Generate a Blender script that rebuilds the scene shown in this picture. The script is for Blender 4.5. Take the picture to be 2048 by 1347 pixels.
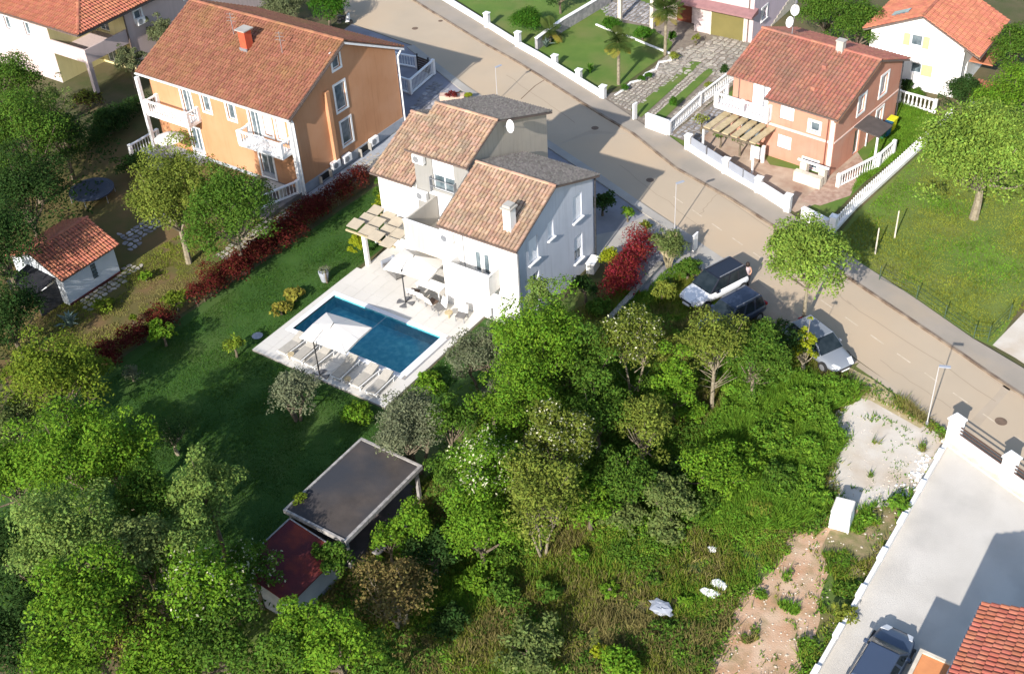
import bpy, math, random
import numpy as np
from mathutils import Vector, Matrix
R = math.radians
S = bpy.context.scene
for o in list(bpy.data.objects): bpy.data.objects.remove(o)
C = S.collection

# ------------------------------------------------------------------ camera
FOC, CX, CY, HC = 2458.0, 1024.0, 673.5, 44.0
def cam_rows():
    p, r, yw = R(38.3), R(-3.73), R(36.4)
    F = np.array([0, math.cos(p), -math.sin(p)]); X = np.array([1.0, 0, 0]); D = np.cross(F, X)
    A = np.stack([X, D, F]); c, s = math.cos(r), math.sin(r)
    B = np.array([[c, -s, 0], [s, c, 0], [0, 0, 1]]) @ A
    c, s = math.cos(yw), math.sin(yw)
    return B @ np.array([[c, s, 0], [-s, c, 0], [0, 0, 1]])
M3 = cam_rows()
cd = bpy.data.cameras.new('camera'); cam = bpy.data.objects.new('camera', cd); C.objects.link(cam)
cd.sensor_width = 36; cd.lens = FOC * 36 / 2048; cd.clip_start = 0.5; cd.clip_end = 3000
rt, dn, fw = M3
cam.matrix_world = Matrix(((rt[0], -dn[0], -fw[0], 0), (rt[1], -dn[1], -fw[1], 0), (rt[2], -dn[2], -fw[2], HC), (0, 0, 0, 1)))
S.camera = cam
def P(x, y, z=0.0):
    """point of the place at height z that the photograph shows at x, y"""
    d = M3.T @ np.array([(x - CX) / FOC, (y - CY) / FOC, 1.0]); t = (z - HC) / d[2]; q = d * t
    return (float(q[0]), float(q[1]), z)
def P2(x, y, z=0.0): return P(x, y, z)[:2]

# ------------------------------------------------------------------ light
SUN_EL, SUN_AZ = 28.5, 8.0           # sun stands over -Y, a little towards +X
W = bpy.data.worlds.new('World'); S.world = W; W.use_nodes = True
nt = W.node_tree; nt.nodes.clear()
sky = nt.nodes.new('ShaderNodeTexSky'); sky.sky_type = 'NISHITA'; sky.sun_disc = False
sky.sun_elevation = R(SUN_EL); sky.sun_rotation = R(180 - SUN_AZ)
bg = nt.nodes.new('ShaderNodeBackground'); bg.inputs[1].default_value = 0.145
wo = nt.nodes.new('ShaderNodeOutputWorld')
nt.links.new(sky.outputs[0], bg.inputs[0]); nt.links.new(bg.outputs[0], wo.inputs[0])
sl = bpy.data.lights.new('sun', 'SUN'); sl.energy = 5.0; sl.angle = R(0.6); sl.color = (1.0, 0.935, 0.86)
so = bpy.data.objects.new('sun', sl); C.objects.link(so)
sd = Vector((math.sin(R(SUN_AZ)) * math.cos(R(SUN_EL)), -math.cos(R(SUN_AZ)) * math.cos(R(SUN_EL)), math.sin(R(SUN_EL))))
so.rotation_euler = sd.to_track_quat('Z', 'Y').to_euler(); so.location = (-40, 0, 60)
S.view_settings.view_transform = 'Standard'; S.view_settings.look = 'None'
S.view_settings.gamma = 1; S.view_settings.exposure = 0.72

# ------------------------------------------------------------------ materials
MATS = {}
def mat(name, c1, c2=None, sc=3.0, rough=0.85, bump=0.0, bsc=None, spec=0.3, tint=0.0, metal=0.0, trans=0.0, c3=None, sc3=0.4, th3=0.5, coat=0.0):
    if name in MATS: return MATS[name]
    m = bpy.data.materials.new(name); m.use_nodes = True; n = m.node_tree.nodes; l = m.node_tree.links
    b = n['Principled BSDF']; b.inputs['Roughness'].default_value = rough
    b.inputs['Specular IOR Level'].default_value = spec; b.inputs['Metallic'].default_value = metal
    b.inputs['Coat Weight'].default_value = coat
    geo = n.new('ShaderNodeNewGeometry'); col = None
    if c2 is None: c2 = tuple(x * 0.85 for x in c1)
    def noise(scale, det=5):
        t = n.new('ShaderNodeTexNoise'); t.inputs['Scale'].default_value = scale; t.inputs['Detail'].default_value = det
        l.new(geo.outputs['Position'], t.inputs['Vector']); return t
    def mixc(fac, a, b2):
        x = n.new('ShaderNodeMix'); x.data_type = 'RGBA'
        if isinstance(fac, float): x.inputs[0].default_value = fac
        else: l.new(fac, x.inputs[0])
        for i, v in ((6, a), (7, b2)):
            if isinstance(v, tuple): x.inputs[i].default_value = v + (1,)
            else: l.new(v, x.inputs[i])
        return x.outputs[2]
    def ramp(src, lo, hi):
        r = n.new('ShaderNodeMapRange'); r.inputs[1].default_value = lo; r.inputs[2].default_value = hi; l.new(src, r.inputs[0]); return r.outputs[0]
    t = noise(sc); col = mixc(ramp(t.outputs[0], .35, .65), c1, c2)
    if 'render' in name or 'plaster' in name:
        mp = n.new('ShaderNodeMapping'); mp.inputs['Scale'].default_value = (5, 5, .35); l.new(geo.outputs['Position'], mp.inputs[0]); ts = n.new('ShaderNodeTexNoise'); ts.inputs['Scale'].default_value = 1; ts.inputs['Detail'].default_value = 4; l.new(mp.outputs[0], ts.inputs['Vector'])
        col = mixc(ramp(ts.outputs[0], .52, .78), col, tuple(x * .89 for x in c2))
    if c3 is not None:
        t3 = noise(sc3, 6); col = mixc(ramp(t3.outputs[0], th3 - .12, th3 + .15), col, c3)
    if tint > 0:
        at = n.new('ShaderNodeAttribute'); at.attribute_name = 'tint'
        oi = n.new('ShaderNodeObjectInfo'); ad = n.new('ShaderNodeMath'); ad.operation = 'ADD'
        l.new(at.outputs['Fac'], ad.inputs[0]); l.new(oi.outputs['Random'], ad.inputs[1])
        fr = n.new('ShaderNodeMath'); fr.operation = 'FRACT'; l.new(ad.outputs[0], fr.inputs[0])
        hs = n.new('ShaderNodeHueSaturation'); l.new(col, hs.inputs['Color'])
        l.new(ramp(fr.outputs[0], 0, 1), hs.inputs['Value'])
        hs.inputs['Value'].default_value = 1
        mr = n.new('ShaderNodeMapRange'); mr.inputs[3].default_value = 1 - tint; mr.inputs[4].default_value = 1 + tint; l.new(fr.outputs[0], mr.inputs[0]); l.new(mr.outputs[0], hs.inputs['Value'])
        m7 = n.new('ShaderNodeMath'); m7.operation = 'MULTIPLY'; m7.inputs[1].default_value = 7.31; l.new(fr.outputs[0], m7.inputs[0])
        f7 = n.new('ShaderNodeMath'); f7.operation = 'FRACT'; l.new(m7.outputs[0], f7.inputs[0])
        mh = n.new('ShaderNodeMapRange'); mh.inputs[3].default_value = .5 - tint * .06; mh.inputs[4].default_value = .5 + tint * .06; l.new(f7.outputs[0], mh.inputs[0]); l.new(mh.outputs[0], hs.inputs['Hue'])
        col = hs.outputs[0]
    l.new(col, b.inputs['Base Color'])
    if bump > 0:
        tb = noise(bsc or sc * 4, 6); bn = n.new('ShaderNodeBump'); bn.inputs['Strength'].default_value = bump; bn.inputs['Distance'].default_value = .05
        l.new(tb.outputs[0], bn.inputs['Height']); l.new(bn.outputs[0], b.inputs['Normal'])
    if trans > 0:
        tr = n.new('ShaderNodeBsdfTranslucent'); l.new(col, tr.inputs[0]); mx = n.new('ShaderNodeMixShader'); mx.inputs[0].default_value = trans
        l.new(b.outputs[0], mx.inputs[1]); l.new(tr.outputs[0], mx.inputs[2]); l.new(mx.outputs[0], n['Material Output'].inputs[0])
    MATS[name] = m; return m

white = mat('white plaster', (.78, .77, .74), (.73, .71, .68), 1.2, .9, .15, 30, c3=(.66, .64, .59), sc3=.9, th3=.66)
whitep = mat('white paint', (.80, .80, .79), (.72, .72, .71), 4, .6)
pvc = mat('white window frame', (.78, .79, .80), (.74, .75, .76), 4, .4)
blindm = mat('white roller blind', (.80, .81, .83), (.76, .77, .79), 9, .5)
cream = mat('cream stone', (.62, .56, .46), (.5, .45, .37), 3, .9, .3, 20)
orange = mat('orange render', (.485, .245, .125), (.45, .22, .11), .8, .9, .2, 40, c3=(.51, .275, .155), sc3=.35, th3=.55)
peach = mat('peach render', (.49, .235, .16), (.455, .21, .145), .7, .9, .15, 40, c3=(.44, .25, .185), sc3=.6, th3=.62)
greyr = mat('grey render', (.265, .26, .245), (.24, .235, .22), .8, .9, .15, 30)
pinkr = mat('pale pink render', (.54, .435, .42), (.50, .41, .39), .8, .9, .15, 30)
lilac = mat('lilac render', (.60, .50, .56), (.56, .47, .52), .8, .9)
yellowr = mat('yellow render', (.62, .56, .30), (.58, .52, .27), 1, .9)
plinth = mat('grey plinth', (.33, .35, .38), (.28, .30, .33), 3, .9, .2, 15)
glass = mat('window glass', (.06, .085, .10), (.15, .19, .21), 2.5, .08, 0, spec=.7)
carglass = mat('car glass', (.010, .016, .020), (.02, .028, .034), 2.5, .12, 0, spec=.25)
darkin = mat('dark recess', (.03, .03, .03), (.02, .02, .02), 2, .9)
metalg = mat('grey metal', (.30, .31, .33), (.25, .26, .28), 5, .45, metal=.4)
gutter = mat('brown gutter', (.16, .12, .10), (.12, .09, .08), 5, .5)
darkm = mat('dark metal', (.05, .05, .055), (.03, .03, .03), 5, .5)
tile_old = mat('weathered clay tiles', (.34, .21, .14), (.39, .265, .185), 2.2, .9, .2, 30, tint=.24, c3=(.30, .23, .165), sc3=.9, th3=.60)
tile_org = mat('orange clay tiles', (.275, .118, .070), (.235, .100, .058), 1.1, .85, .2, 30, tint=.16, c3=(.24, .13, .055), sc3=.35, th3=.62)
tile_red = mat('red clay tiles', (.38, .15, .10), (.33, .125, .085), 1.0, .85, .2, 30, tint=.15, c3=(.22, .13, .09), sc3=.28, th3=.60)
tile_new = mat('new clay tiles', (.39, .145, .085), (.35, .125, .072), 1.0, .8, .1, 30, tint=.14)
felt = mat('grey roof shingle', (.20, .175, .15), (.26, .23, .20), 6, .95, .5, 25, tint=.25)
concrete = mat('concrete', (.40, .38, .34), (.34, .32, .29), .9, .9, .2, 15, c3=(.30, .28, .25), sc3=.3)
terr = mat('pale terrace tile', (.56, .54, .50), (.52, .50, .46), .5, .7)
copem = mat('pool coping', (.68, .70, .74), (.64, .66, .70), 2, .6)
asph = mat('tan asphalt', (.43, .35, .255), (.39, .32, .235), .22, .92, .3, 60, c3=(.45, .345, .235), sc3=.12, th3=.56)
pave = mat('grey pavement', (.27, .24, .20), (.31, .27, .225), .5, .92, .3, 50, c3=(.34, .28, .21), sc3=.3, th3=.62)
kerbm = mat('kerb stone', (.12, .085, .06), (.25, .20, .15), 1.5, .9)
roadw = mat('worn road paint', (.56, .48, .37), (.45, .37, .27), 3, .9)
stone = mat('flat paving stone', (.36, .33, .28), (.25, .23, .20), 3, .9, .3, 20, tint=.30)
stoneg = mat('blue grey stone', (.33, .32, .32), (.20, .20, .21), 3, .9, .3, 20, tint=.35)
redpav = mat('reddish gravel paving', (.30, .19, .14), (.42, .30, .23), 3, .95, .4, 20)
brickp = mat('dark stone grout', (.17, .14, .115), (.22, .19, .15), 3, .95, .3, 20)
soil = mat('rough soil', (.095, .085, .04), (.065, .075, .025), .8, .95, .6, 12, c3=(.15, .11, .06), sc3=.25, th3=.62)
lawnm = mat('garden lawn', (.030, .080, .012), (.040, .095, .015), .5, .95, .5, 25, c3=(.065, .105, .022), sc3=.3, th3=.60)
lawn2 = mat('mown lawn', (.080, .145, .022), (.105, .17, .028), .6, .95, .5, 25, c3=(.14, .155, .045), sc3=.3, th3=.58)
lawn3 = mat('dry garden grass', (.105, .088, .028), (.085, .085, .022), .5, .95, .5, 25, c3=(.16, .095, .045), sc3=.35, th3=.58)
field = mat('field grass', (.125, .165, .036), (.10, .15, .030), .35, .95, .5, 20, c3=(.17, .15, .055), sc3=.22, th3=.66)
meadow = mat('meadow ground', (.08, .125, .025), (.10, .12, .03), .5, .95, .6, 12, c3=(.18, .12, .06), sc3=.45, th3=.6)
gravel = mat('white crushed limestone', (.50, .45, .38), (.56, .52, .46), .7, .95, .4, 30, c3=(.42, .34, .25), sc3=.5, th3=.57)
redsoil = mat('red earth', (.42, .245, .145), (.50, .36, .25), .9, .95, .5, 14, c3=(.22, .17, .08), sc3=1.1, th3=.60)
court = mat('courtyard paving blocks', (.50, .47, .42), (.54, .51, .46), .6, .9, .5, 45, c3=(.43, .405, .365), sc3=.45, th3=.58)
poolt = mat('blue pool lining', (.08, .42, .52), (.10, .48, .58), 2.0, .5, c3=(.22, .64, .68), sc3=2.6, th3=.55)  # paler patches are painted in to stand for sunlight rippling on the floor
wood = mat('pale wood', (.44, .36, .22), (.36, .29, .17), 4, .8)
bark = mat('bark', (.16, .13, .09), (.10, .08, .055), 6, .95, .5, 20)
barkl = mat('pale bark', (.27, .235, .17), (.18, .15, .10), 6, .95, .5, 20)
canvas = mat('white canvas', (.80, .77, .72), (.77, .74, .69), 2, .85, trans=.25)
cush = mat('beige cushion', (.38, .355, .31), (.33, .31, .27), 5, .9)
rubber = mat('rubber', (.02, .02, .02), (.03, .03, .03), 5, .8)
def carpaint(n, c): return mat(n, c, tuple(x * .97 for x in c), 2, .32, coat=.25, spec=.4)
leafmats = {}
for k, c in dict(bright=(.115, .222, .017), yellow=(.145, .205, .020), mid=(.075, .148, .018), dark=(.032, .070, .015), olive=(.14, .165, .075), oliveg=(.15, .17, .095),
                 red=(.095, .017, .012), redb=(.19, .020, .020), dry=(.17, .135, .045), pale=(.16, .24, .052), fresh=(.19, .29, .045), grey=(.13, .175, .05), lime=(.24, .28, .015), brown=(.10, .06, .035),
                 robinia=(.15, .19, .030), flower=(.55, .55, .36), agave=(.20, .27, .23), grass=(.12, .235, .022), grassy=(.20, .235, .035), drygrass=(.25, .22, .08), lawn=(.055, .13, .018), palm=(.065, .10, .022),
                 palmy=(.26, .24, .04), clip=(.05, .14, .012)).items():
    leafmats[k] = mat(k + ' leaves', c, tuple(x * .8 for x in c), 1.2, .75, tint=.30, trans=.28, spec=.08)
def watermat():
    m = bpy.data.materials.new('pool water'); m.use_nodes = True; n = m.node_tree.nodes; l = m.node_tree.links; n.clear()
    out = n.new('ShaderNodeOutputMaterial'); tr = n.new('ShaderNodeBsdfTransparent'); tr.inputs[0].default_value = (.84, .96, .98, 1)
    gl = n.new('ShaderNodeBsdfGlossy'); gl.inputs['Roughness'].default_value = .03; fr = n.new('ShaderNodeFresnel'); fr.inputs[0].default_value = 1.33
    g = n.new('ShaderNodeNewGeometry'); t = n.new('ShaderNodeTexNoise'); t.inputs['Scale'].default_value = 5; b = n.new('ShaderNodeBump'); b.inputs['Strength'].default_value = .25; b.inputs['Distance'].default_value = .05
    l.new(g.outputs['Position'], t.inputs['Vector']); l.new(t.outputs[0], b.inputs['Height']); l.new(b.outputs[0], gl.inputs['Normal']); l.new(b.outputs[0], fr.inputs['Normal'])
    mx = n.new('ShaderNodeMixShader'); l.new(fr.outputs[0], mx.inputs[0]); l.new(tr.outputs[0], mx.inputs[1]); l.new(gl.outputs[0], mx.inputs[2]); l.new(mx.outputs[0], out.inputs[0]); return m
water = watermat()

# ------------------------------------------------------------------ helpers
def put(o, parent=None):
    C.objects.link(o)
    if parent is not None: o.parent = parent
    return o
def tag(o, label=None, cat=None, group=None, kind=None):
    if label: o['label'] = label
    if cat: o['category'] = cat
    if group: o['group'] = group
    if kind: o['kind'] = kind
    return o
def thing(name, label, cat, loc=(0, 0, 0), rz=0.0, group=None):
    o = bpy.data.objects.new(name, None); o.empty_display_size = .2; C.objects.link(o)
    o.location = loc if len(loc) == 3 else (loc[0], loc[1], 0); o.rotation_euler = (0, 0, rz)
    return tag(o, label, cat, group)
class MB:
    def __init__(s): s.v = []; s.f = []
    def add(s, vs, fs):
        n = len(s.v); s.v += [tuple(map(float, v)) for v in vs]; s.f += [tuple(i + n for i in f) for f in fs]; return s
    def box(s, x0, y0, z0, x1, y1, z1):
        return s.add([(x0, y0, z0), (x1, y0, z0), (x1, y1, z0), (x0, y1, z0), (x0, y0, z1), (x1, y0, z1), (x1, y1, z1), (x0, y1, z1)],
                     [(3, 2, 1, 0), (4, 5, 6, 7), (0, 1, 5, 4), (1, 2, 6, 5), (2, 3, 7, 6), (3, 0, 4, 7)])
    def hexa(s, a, b):   # two 4-rings bottom, top
        return s.add(list(a) + list(b), [(3, 2, 1, 0), (4, 5, 6, 7), (0, 1, 5, 4), (1, 2, 6, 5), (2, 3, 7, 6), (3, 0, 4, 7)])
    def beam(s, a, b, w, h):   # box along a->b, width w, height h (a,b at the bottom middle)
        a = Vector(a); b = Vector(b); d = (b - a).normalized(); side = d.cross(Vector((0, 0, 1)))
        side = (side.normalized() if side.length > 1e-4 else Vector((1, 0, 0))) * w / 2; up = side.cross(d).normalized() * h
        return s.hexa([a - side, a + side, b + side, b - side], [a - side + up, a + side + up, b + side + up, b - side + up])
    def prism(s, pts, z0, z1):
        ar = sum(pts[i][0] * pts[(i + 1) % len(pts)][1] - pts[(i + 1) % len(pts)][0] * pts[i][1] for i in range(len(pts)))
        if ar < 0: pts = pts[::-1]
        n = len(pts); return s.add([(p[0], p[1], z0) for p in pts] + [(p[0], p[1], z1) for p in pts],
            [tuple(range(n - 1, -1, -1)), tuple(range(n, 2 * n))] + [(i, (i + 1) % n, n + (i + 1) % n, n + i) for i in range(n)])
    def sheet(s, pts, z):
        ar = sum(pts[i][0] * pts[(i + 1) % len(pts)][1] - pts[(i + 1) % len(pts)][0] * pts[i][1] for i in range(len(pts)))
        if ar < 0: pts = pts[::-1]
        return s.add([(p[0], p[1], z) for p in pts], [tuple(range(len(pts)))])
    def tube(s, a, b, r0, r1=None, n=8, cap=True):
        r1 = r0 if r1 is None else r1; a = Vector(a); b = Vector(b); d = (b - a).normalized()
        u = d.orthogonal().normalized(); w = d.cross(u); vs = []
        for c, r in ((a, r0), (b, r1)):
            for i in range(n):
                t = 2 * math.pi * i / n; vs.append(c + (u * math.cos(t) + w * math.sin(t)) * r)
        fs = [(i, (i + 1) % n, n + (i + 1) % n, n + i) for i in range(n)]
        if cap: fs += [tuple(range(n - 1, -1, -1)), tuple(range(n, 2 * n))]
        return s.add(vs, fs)
    def lathe(s, prof, n=12, c=(0, 0)):
        m = len(prof); vs = [(c[0] + r * math.cos(2 * math.pi * i / n), c[1] + r * math.sin(2 * math.pi * i / n), z) for r, z in prof for i in range(n)]
        return s.add(vs, [(k * n + i, k * n + (i + 1) % n, (k + 1) * n + (i + 1) % n, (k + 1) * n + i) for k in range(m - 1) for i in range(n)] + [tuple(range((m - 1) * n, m * n))])
    def build(s, name, m, parent=None, smooth=False, bevel=0):
        me = bpy.data.meshes.new(name); me.from_pydata(s.v, [], s.f); me.materials.append(m)
        if smooth: me.polygons.foreach_set('use_smooth', [True] * len(me.polygons))
        o = bpy.data.objects.new(name, me); put(o, parent)
        if bevel:
            bv = o.modifiers.new('bevel', 'BEVEL'); bv.width = bevel; bv.segments = 2; bv.limit_method = 'ANGLE'
        return o
def npmesh(name, V, nper, m, parent=None, tint=None, kind=None, loc=None):
    """V: (faces*nper, 3) vertices, every face on its own"""
    nf = len(V) // nper; me = bpy.data.meshes.new(name); me.vertices.add(len(V)); me.vertices.foreach_set('co', np.ascontiguousarray(V, dtype=np.float32).ravel())
    me.loops.add(len(V)); me.loops.foreach_set('vertex_index', np.arange(len(V), dtype=np.int32)); me.polygons.add(nf)
    me.polygons.foreach_set('loop_start', np.arange(0, len(V), nper, dtype=np.int32)); me.update(calc_edges=True)
    if tint is not None:
        a = me.attributes.new('tint', 'FLOAT', 'FACE'); a.data.foreach_set('value', np.ascontiguousarray(tint, dtype=np.float32))
    me.materials.append(m); o = bpy.data.objects.new(name, me); put(o, parent)
    if loc is not None: o.location = loc
    if kind: o['kind'] = kind
    return o
def struct(name, mb, m, **k): return tag(mb.build(name, m, **k), kind='structure')

# ------------------------------------------------------------------ ground
POOL = (-44.65, 38.85, -36.55, 42.65)     # x0 y0 x1 y1
def ring(mb, X0, Y0, X1, Y1, z, z0=None):
    x0, y0, x1, y1 = POOL
    for a in ((X0, Y0, X1, y0), (X0, y1, X1, Y1), (X0, y0, x0, y1), (x1, y0, X1, y1)):
        if z0 is None: mb.sheet([(a[0], a[1]), (a[2], a[1]), (a[2], a[3]), (a[0], a[3])], z)
        else: mb.box(a[0], a[1], z0, a[2], a[3], z)
g = MB(); ring(g, -900, -400, 900, 1500, -.02); struct('ground', g, soil)
def area(name, pts, z, m): return struct(name, MB().sheet([P2(*p) for p in pts], z), m)
def areaw(name, pts, z, m): return struct(name, MB().sheet(pts, z), m)

KR = [(-110, 98.3)] + [P2(*p) for p in [(860, 22), (890, 40), (963, 85), (1035, 125), (1091, 160), (1203, 231), (1267, 269), (1353, 338), (1463, 399), (1553, 457), (1720, 572), (1836, 650), (1928, 712), (1979, 748), (2048, 794)]] + [(12, 46.2)]
KL = [(-110, 90), (-74, 77.5), (-69.8, 74.0), (-62, 73.0), (-53.8, 69.1), (-38.3, 62.95), (-32.5, 60.5), (-28.4, 58.9), (-15.2, 52.75), (-9.05, 50.0), (12, 41.2)]
areaw('road', KR + KL[::-1], 0.0, asph)
WB = [(-110, 100.4)] + [P2(*p) for p in [(870, -5), (968, 53), (1033, 95), (1200, 193), (1294, 256), (1335, 272), (1372, 299), (1515, 385), (1571, 422), (1655, 480), (1720, 528), (1830, 599), (1945, 679), (2048, 740)]] + [(12, 49.6)]
struct('pavement', MB().prism(KR + WB[::-1], -.05, .11), pave)
kb = MB()
for i in range(len(KR) - 1): kb.beam(KR[i] + (0.0,), KR[i + 1] + (0.0,), .16, .125)
struct('kerb', kb, kerbm)
lp = MB()
for a, b in zip(KL[3:7], KL[4:8]):
    d = Vector((b[0] - a[0], b[1] - a[1])).normalized(); nn = Vector((d.y, -d.x)) * .65
    lp.prism([a, b, (b[0] + nn.x, b[1] + nn.y), (a[0] + nn.x, a[1] + nn.y)], -.02, .09)
struct('kerb_strip', lp, concrete)
# paint: worn centre dashes
a = Vector(P2(1347, 393)); b = Vector(P2(2029, 871)); d = (b - a).normalized(); nn = Vector((-d.y, d.x)) * .04; L = (b - a).length
dash = MB(); k = 0.0
while k < L + 3:
    p = a + d * k; q = p + d * 1.0; off = nn * 0
    dash.sheet([tuple(p - nn), tuple(q - nn), tuple(q + nn), tuple(p + nn)], .004); k += 2.02
struct('centre_line', dash, roadw)
pst = mat('pale asphalt patch', (.40, .33, .25), (.36, .29, .21), .5, .92)
for pts in ([(1915, 868), (1990, 790), (2012, 764), (2026, 772), (1940, 875)], [(1719, 724), (1856, 818), (1909, 860), (1903, 868), (1846, 824), (1712, 732)], [(1975, 752), (2048, 765), (2048, 800)], [(1075, 306), (1180, 260), (1260, 268), (1180, 268)]):
    area('road_patch', pts, .003, pst)
seam = mat('asphalt seam', (.31, .25, .18), (.33, .265, .19), 1.5, .95)
crack = mat('dark patch joint', (.10, .055, .03), (.14, .09, .06), 3, .95)
def line(name, pts, w, z, m):
    mb = MB()
    for i in range(len(pts) - 1):
        a = Vector(P2(*pts[i])); b = Vector(P2(*pts[i + 1])); d = (b - a).normalized(); nn = Vector((-d.y, d.x)) * w / 2
        mb.sheet([tuple(a - nn), tuple(b - nn), tuple(b + nn), tuple(a + nn)], z + i * .0006)
    return struct(name, mb, m)
line('road_joint', [(1089, 160), (1070, 172), (1042, 198)], .07, .005, crack)
for i, (x, y) in enumerate([(2002, 842), (1190, 256), (1300, 360), (830, 57), (1354, 336), (881, 42)]):
    r_ = [.31, .27, .27, .27, .2, .2][i]
    w = P(x, y, .006); t = thing('manhole_cover', ['round iron manhole cover on the road nearest the gated courtyard', 'round iron manhole cover in the shade of the tiled house', 'round iron manhole cover near the shadow edge right of the white gable', 'small round manhole cover on the road behind the orange house', 'small square drain by the kerb opposite the pink villa', 'small drain in the kerb at the top of the street'][i], 'manhole', (w[0], w[1], .002))
    MB().lathe([(r_, 0), (r_, .01), (r_ * .86, .012), (r_ * .84, .006), (.01, .008)], 20).build('lid', mat('rusty iron', (.17, .115, .08), (.12, .085, .06), 4, .8), t)

# garden areas
areaw('field', [P2(1672, 476), P2(1712, 425), P2(1800, 343), P2(1900, 250), (-14, 82), (20, 100), (20, 60)] + [P2(2048, 600), P2(1990, 695), P2(1948, 676), P2(1830, 597), P2(1720, 526)], .004, field)
area('gravel_path', [(1985, 690), (2048, 625), (2075, 640), (2075, 745), (2030, 715)], .012, gravel)
area('lawn', [(895, -12), (975, 40), (1040, 92), (1075, 112), (1200, 185), (1245, 170), (1330, 110), (1355, 90), (1370, -30)], .006, lawn2)
struct('driveway', MB().sheet([P2(*p) for p in [(1200, 193), (1290, 250), (1330, 275), (1480, 160), (1600, 60), (1480, 60), (1350, 40), (1225, -30), (1215, 30), (1245, 45), (1300, 55), (1345, 85), (1340, 105), (1290, 150), (1245, 180)]], .012), brickp)
for pts in ([(1262, 222), (1282, 236), (1403, 126), (1382, 124)], [(1300, 240), (1316, 250), (1432, 140), (1415, 138)]):
    area('grass_strip', pts, .05, lawn2)
areaw('villa_yard', [P2(1335, 275), P2(1480, 170), P2(1530, 80), P2(1860, 230), P2(1700, 395), P2(1655, 440)], .014, lawn2)
area('yard_paving', [(1352, 262), (1440, 200), (1540, 330), (1660, 352), (1712, 300), (1738, 340), (1640, 405), (1590, 425), (1500, 372), (1395, 305)], .024, mat('beige yard paving', (.42, .33, .25), (.36, .27, .20), 1.5, .95, .3, 18, c3=(.27, .17, .12), sc3=.6, th3=.55))
area('stone_yard', [(1338, 270), (1440, 195), (1452, 228), (1392, 292)], .030, brickp)
area('red_paving', [(1600, 402), (1672, 350), (1716, 312), (1730, 330), (1700, 392), (1640, 412)], .030, redpav)
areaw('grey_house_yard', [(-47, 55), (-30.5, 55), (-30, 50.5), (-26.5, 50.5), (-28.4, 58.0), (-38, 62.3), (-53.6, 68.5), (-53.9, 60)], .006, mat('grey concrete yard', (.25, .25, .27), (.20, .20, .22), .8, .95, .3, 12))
area('concrete_drive', [(1232, 462), (1290, 430), (1330, 440), (1400, 485), (1452, 520), (1415, 545), (1330, 500), (1262, 520), (1215, 515), (1186, 525), (1190, 470)], .012, concrete)
areaw('pool_lawn', [(-52.3, 26), (-45.4, 26), (-45.4, 36.1), (-35.4, 36.1), (-35.4, 45.5), (-32.5, 45.5), (-31.6, 38), (-34.5, 24), (-40, 15), (-52, 18)], .008, lawnm)
areaw('pool_lawn', [(-51.8, 26), (-45.4, 26), (-45.4, 49), (-46, 56), (-50.5, 56)], .010, lawnm)
areaw('garden_grass', [(-72, 30), (-52, 26), (-50.9, 61), (-54, 61.8), (-68, 62), (-76, 66)], .004, lawn3)
areaw('forecourt', [(-68, 62.0), (-53.9, 61.9), (-53.8, 69.0), (-62, 72.9), (-69.5, 73.9)], .005, mat('grey forecourt paving', (.26, .26, .29), (.20, .20, .23), .8, .95, .3, 12))  # forecourt paved in plain grey
area('stone_path', [(585, 400), (760, 292), (760, 330), (585, 445)], .008, mat('grey path bed', (.15, .15, .15), (.11, .11, .11), 3, .95))
struct('garden_plinth', MB().box(-54.1, 50.4, 0, -53.0, 61.9, .03), plinth)
# wild plot
areaw('meadow_ground', [(-35, 22), (-20, 10), (2, 18), (-9.2, 33), (-9.0, 49.6), (-15.3, 52.6), (-26.5, 57.5), (-32, 52), (-33, 45)], .0005, meadow)
area('gravel_lot', [(1655, 820), (1690, 800), (1716, 770), (1740, 775), (1850, 848), (1902, 890), (1880, 950), (1858, 985), (1800, 990), (1775, 1012), (1712, 1018), (1665, 1000), (1645, 960), (1662, 900), (1690, 880), (1650, 850)], .010, gravel)
area('dirt_path', [(1580, 1060), (1640, 1010), (1720, 1005), (1725, 1060), (1700, 1075), (1690, 1110), (1655, 1150), (1640, 1190), (1640, 1240), (1620, 1300), (1585, 1370), (1400, 1390), (1425, 1320), (1460, 1250), (1480, 1190), (1545, 1140), (1570, 1090)], .006, redsoil)
area('dirt_path', [(1640, 1100), (1660, 1060), (1720, 1050), (1830, 985), (1800, 1060), (1740, 1130), (1690, 1160)], .007, mat('stony soil', (.30, .22, .13), (.14, .14, .05), 1.6, .95, .5, 14))
areaw('courtyard', [(-8.95, 49.1), (8, 41.6), (8, 25), (-9.2, 25)], .035, court)
area('parking_strip', [(1392, 512), (1460, 515), (1560, 600), (1640, 668), (1719, 724), (1660, 745), (1590, 705), (1500, 660), (1455, 610), (1400, 560)], .0085, mat('dusty parking surface', (.36, .29, .22), (.30, .24, .18), .9, .95, .4, 20))
area('verge', [(1700, 735), (1752, 762), (1800, 800), (1858, 846), (1840, 856), (1740, 800), (1690, 790)], .012, mat('gravelly verge', (.42, .33, .20), (.30, .26, .12), 2.2, .95, .5, 14))

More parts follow.
